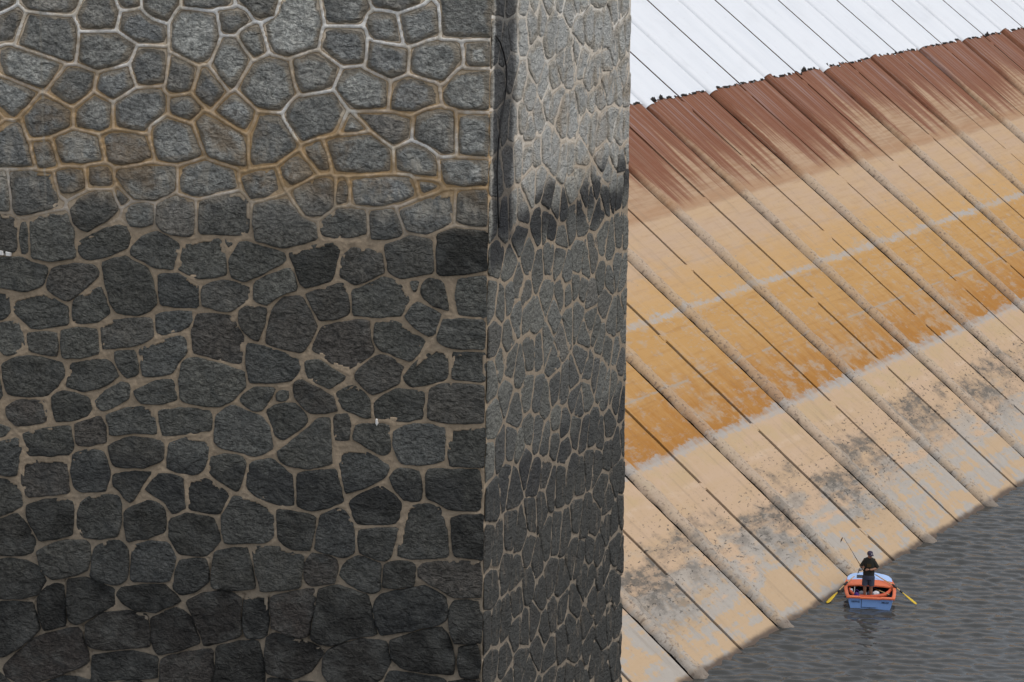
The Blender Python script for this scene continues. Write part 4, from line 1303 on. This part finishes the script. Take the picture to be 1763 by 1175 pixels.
# nose and ears
chains += [[((.024, -.125, 1.555), .014, .014), ((.028, -.152, 1.535), .015, .013)],
           [((-.072, -.035, 1.55), .010, .020), ((-.088, -.03, 1.55), .008, .024)], [((.092, -.035, 1.55), .010, .020), ((.106, -.03, 1.55), .008, .024)]]
skin_mesh('body', chains, SKIN, man, 1)
def rings(specs, seg=14):
    V = []
    for (cx, cy, cz, rx, ry) in specs:
        for k in range(seg):
            t = 2 * math.pi * k / seg; V.append((cx + rx * math.cos(t), cy + ry * math.sin(t), cz))
    return V, grid_faces(len(specs), seg, True)
def limb(a, b, ra, rb, seg=12, n=4):
    a, b = Vector(a), Vector(b); d = (b - a).normalized(); x = d.cross(Vector((0, 1, .2))).normalized(); y = d.cross(x); V = []
    for i in range(n):
        t = i / (n - 1); r = ra + (rb - ra) * t
        for k in range(seg):
            th = 2 * math.pi * k / seg; V.append(tuple(a + (b - a) * t + (x * math.cos(th) + y * math.sin(th)) * r))
    return V, grid_faces(n, seg, True)
def joined(name, parts, mat):
    V, Fc = [], []
    for v, f in parts:
        b = len(V); V += list(v); Fc += [tuple(x + b for x in q) for q in f]
    return mesh_obj(name, V, Fc, mat, man)
tor = rings([(0, 0, .84, .185, .145), (0, 0, .90, .19, .15), (0, .01, 1.03, .178, .142), (0, .01, 1.18, .200, .142), (0, .01, 1.29, .198, .130), (0, .005, 1.385, .178, .112), (0, 0, 1.43, .135, .100), (0, -.01, 1.455, .075, .075)])
joined('t_shirt', [tor, limb((-.10, .01, 1.36), (-.252, .03, 1.11), .095, .080), limb((.10, .01, 1.36), (.262, .03, 1.11), .095, .080)], SHIRT)
wst = rings([(0, 0, .93, .165, .125), (0, 0, .86, .185, .148), (0, 0, .78, .195, .15), (0, 0, .72, .19, .14)])
joined('shorts', [wst, limb((-.095, 0, .80), (-.108, -.012, .50), .110, .102), limb((.095, 0, .80), (.100, -.012, .50), .110, .102)], SHORTS)
V, f = rings([(.010, -.04, 1.572, .096, .114), (.010, -.04, 1.61, .097, .114), (.010, -.035, 1.65, .085, .100), (.010, -.03, 1.672, .05, .06), (.010, -.03, 1.678, .004, .004)])
cap = mesh_obj('cap', V, f, CAPM, man)
bd = Vector((.45, -.89, 0)).normalized(); bs = Vector((.89, .45, 0)); c0 = Vector((.010, -.04, 1.585))
V = []
for i in range(4):
    for j in range(7):
        t = -1 + 2 * j / 6; r = .085 + .028 * i
        V.append(tuple(c0 + bd * (r * math.cos(t * .9) if i else .09 * math.cos(t * 1.0)) + bs * (.092 * math.sin(t * 1.15)) + Vector((0, 0, -.010 * i - .012 * t * t))))
V += [(x, y, z + .008) for x, y, z in V]
ff = grid_faces(4, 7); mesh_obj('brim', V, [q[::-1] for q in ff] + [tuple(28 + k for k in q) for q in ff], CAPM, cap)
box('badge', (.045, -.158, 1.60), (.085, -.150, 1.635), paint('white_cap_badge', (.6, .58, .62), .8, .2), cap)
box('shirt_print', (-.075, -.139, 1.16), (.07, -.131, 1.27), paint('tan_shirt_print', (.075, .052, .025), .9, .2, .5, 30), man)
for sx in (-1, 1):
    sk_ = skin_mesh('shoe', [[((sx * .1, .045, .035), .042, .036), ((sx * .108, -.04, .035), .046, .034), ((sx * .118, -.14, .028), .042, .026)]], BLACK, man, 1)
    o = box('eye', (.022 + sx * .034 - .011, -.134, 1.568), (.022 + sx * .034 + .011, -.126, 1.577), BLACK, man)

# fishing rod with reel, line and lure
hp = man.matrix_basis @ Vector((-.238, -.305, 1.175))
rod = empty('fishing_rod', tuple(hp)); tag(rod, 'thin dark fishing rod with a silver reel held up by the fisherman', 'fishing rod')
tipw = Vector(tuple(at_z(1453.5, 927, hp.z + 1.12))); 
dv = tipw - hp
tube('rod_blank', [dv * .08, dv * .5, dv], [.011, .008, .004], BLACK, rod, 6)
tube('grip', [dv * -.16, dv * .10], [.018, .016], paint('cork_grip', (.06, .04, .028), .8, .2), rod, 8)
rl = dv.normalized() * -.05 + Vector((-.075, -.03, -.01))
tube('reel', [rl + Vector((-.045, 0, -.03)), rl + Vector((-.02, 0, -.01)), rl + Vector((.03, 0, .02)), rl + Vector((.045, 0, .03))], [.030, .050, .050, .030], STEEL, rod, 12)
tube('reel_foot', [dv.normalized() * -.05, rl], .010, BLACK, rod, 6)
tube('crank', [rl + Vector((-.05, 0, -.03)), rl + Vector((-.06, -.03, -.11)), rl + Vector((-.09, -.03, -.12))], .014, BLACK, rod, 6)
for t in (.35, .62, .85):
    c = dv * t + Vector((-.018, 0, -.010)); tube('line_guide', [c + Vector((-.012, 0, -.01)), c + Vector((.016, 0, .012))], .005, STEEL, rod, 6)
lp = Vector(tuple(at_z(1449, 929.5, tipw.z - .12)))
tube('fishing_line', [dv, (lp - hp) + Vector((0, 0, .08))], .0022, STEEL, rod, 4)
lu = empty('lure', tuple(lp)); tag(lu, 'small brown lure dangling from the tip of the fishing rod', 'lure')
tube('lure_body', [(.03, 0, .085), (.018, 0, .05), (-.012, 0, -.03), (-.03, 0, -.075)], [.006, .020, .022, .006], paint('brown_lure_paint', (.14, .075, .04), .4, .5), lu, 8)
tube('hook', [(-.03, 0, -.07), (-.045, 0, -.11), (-.02, 0, -.12)], .004, STEEL, lu, 5)
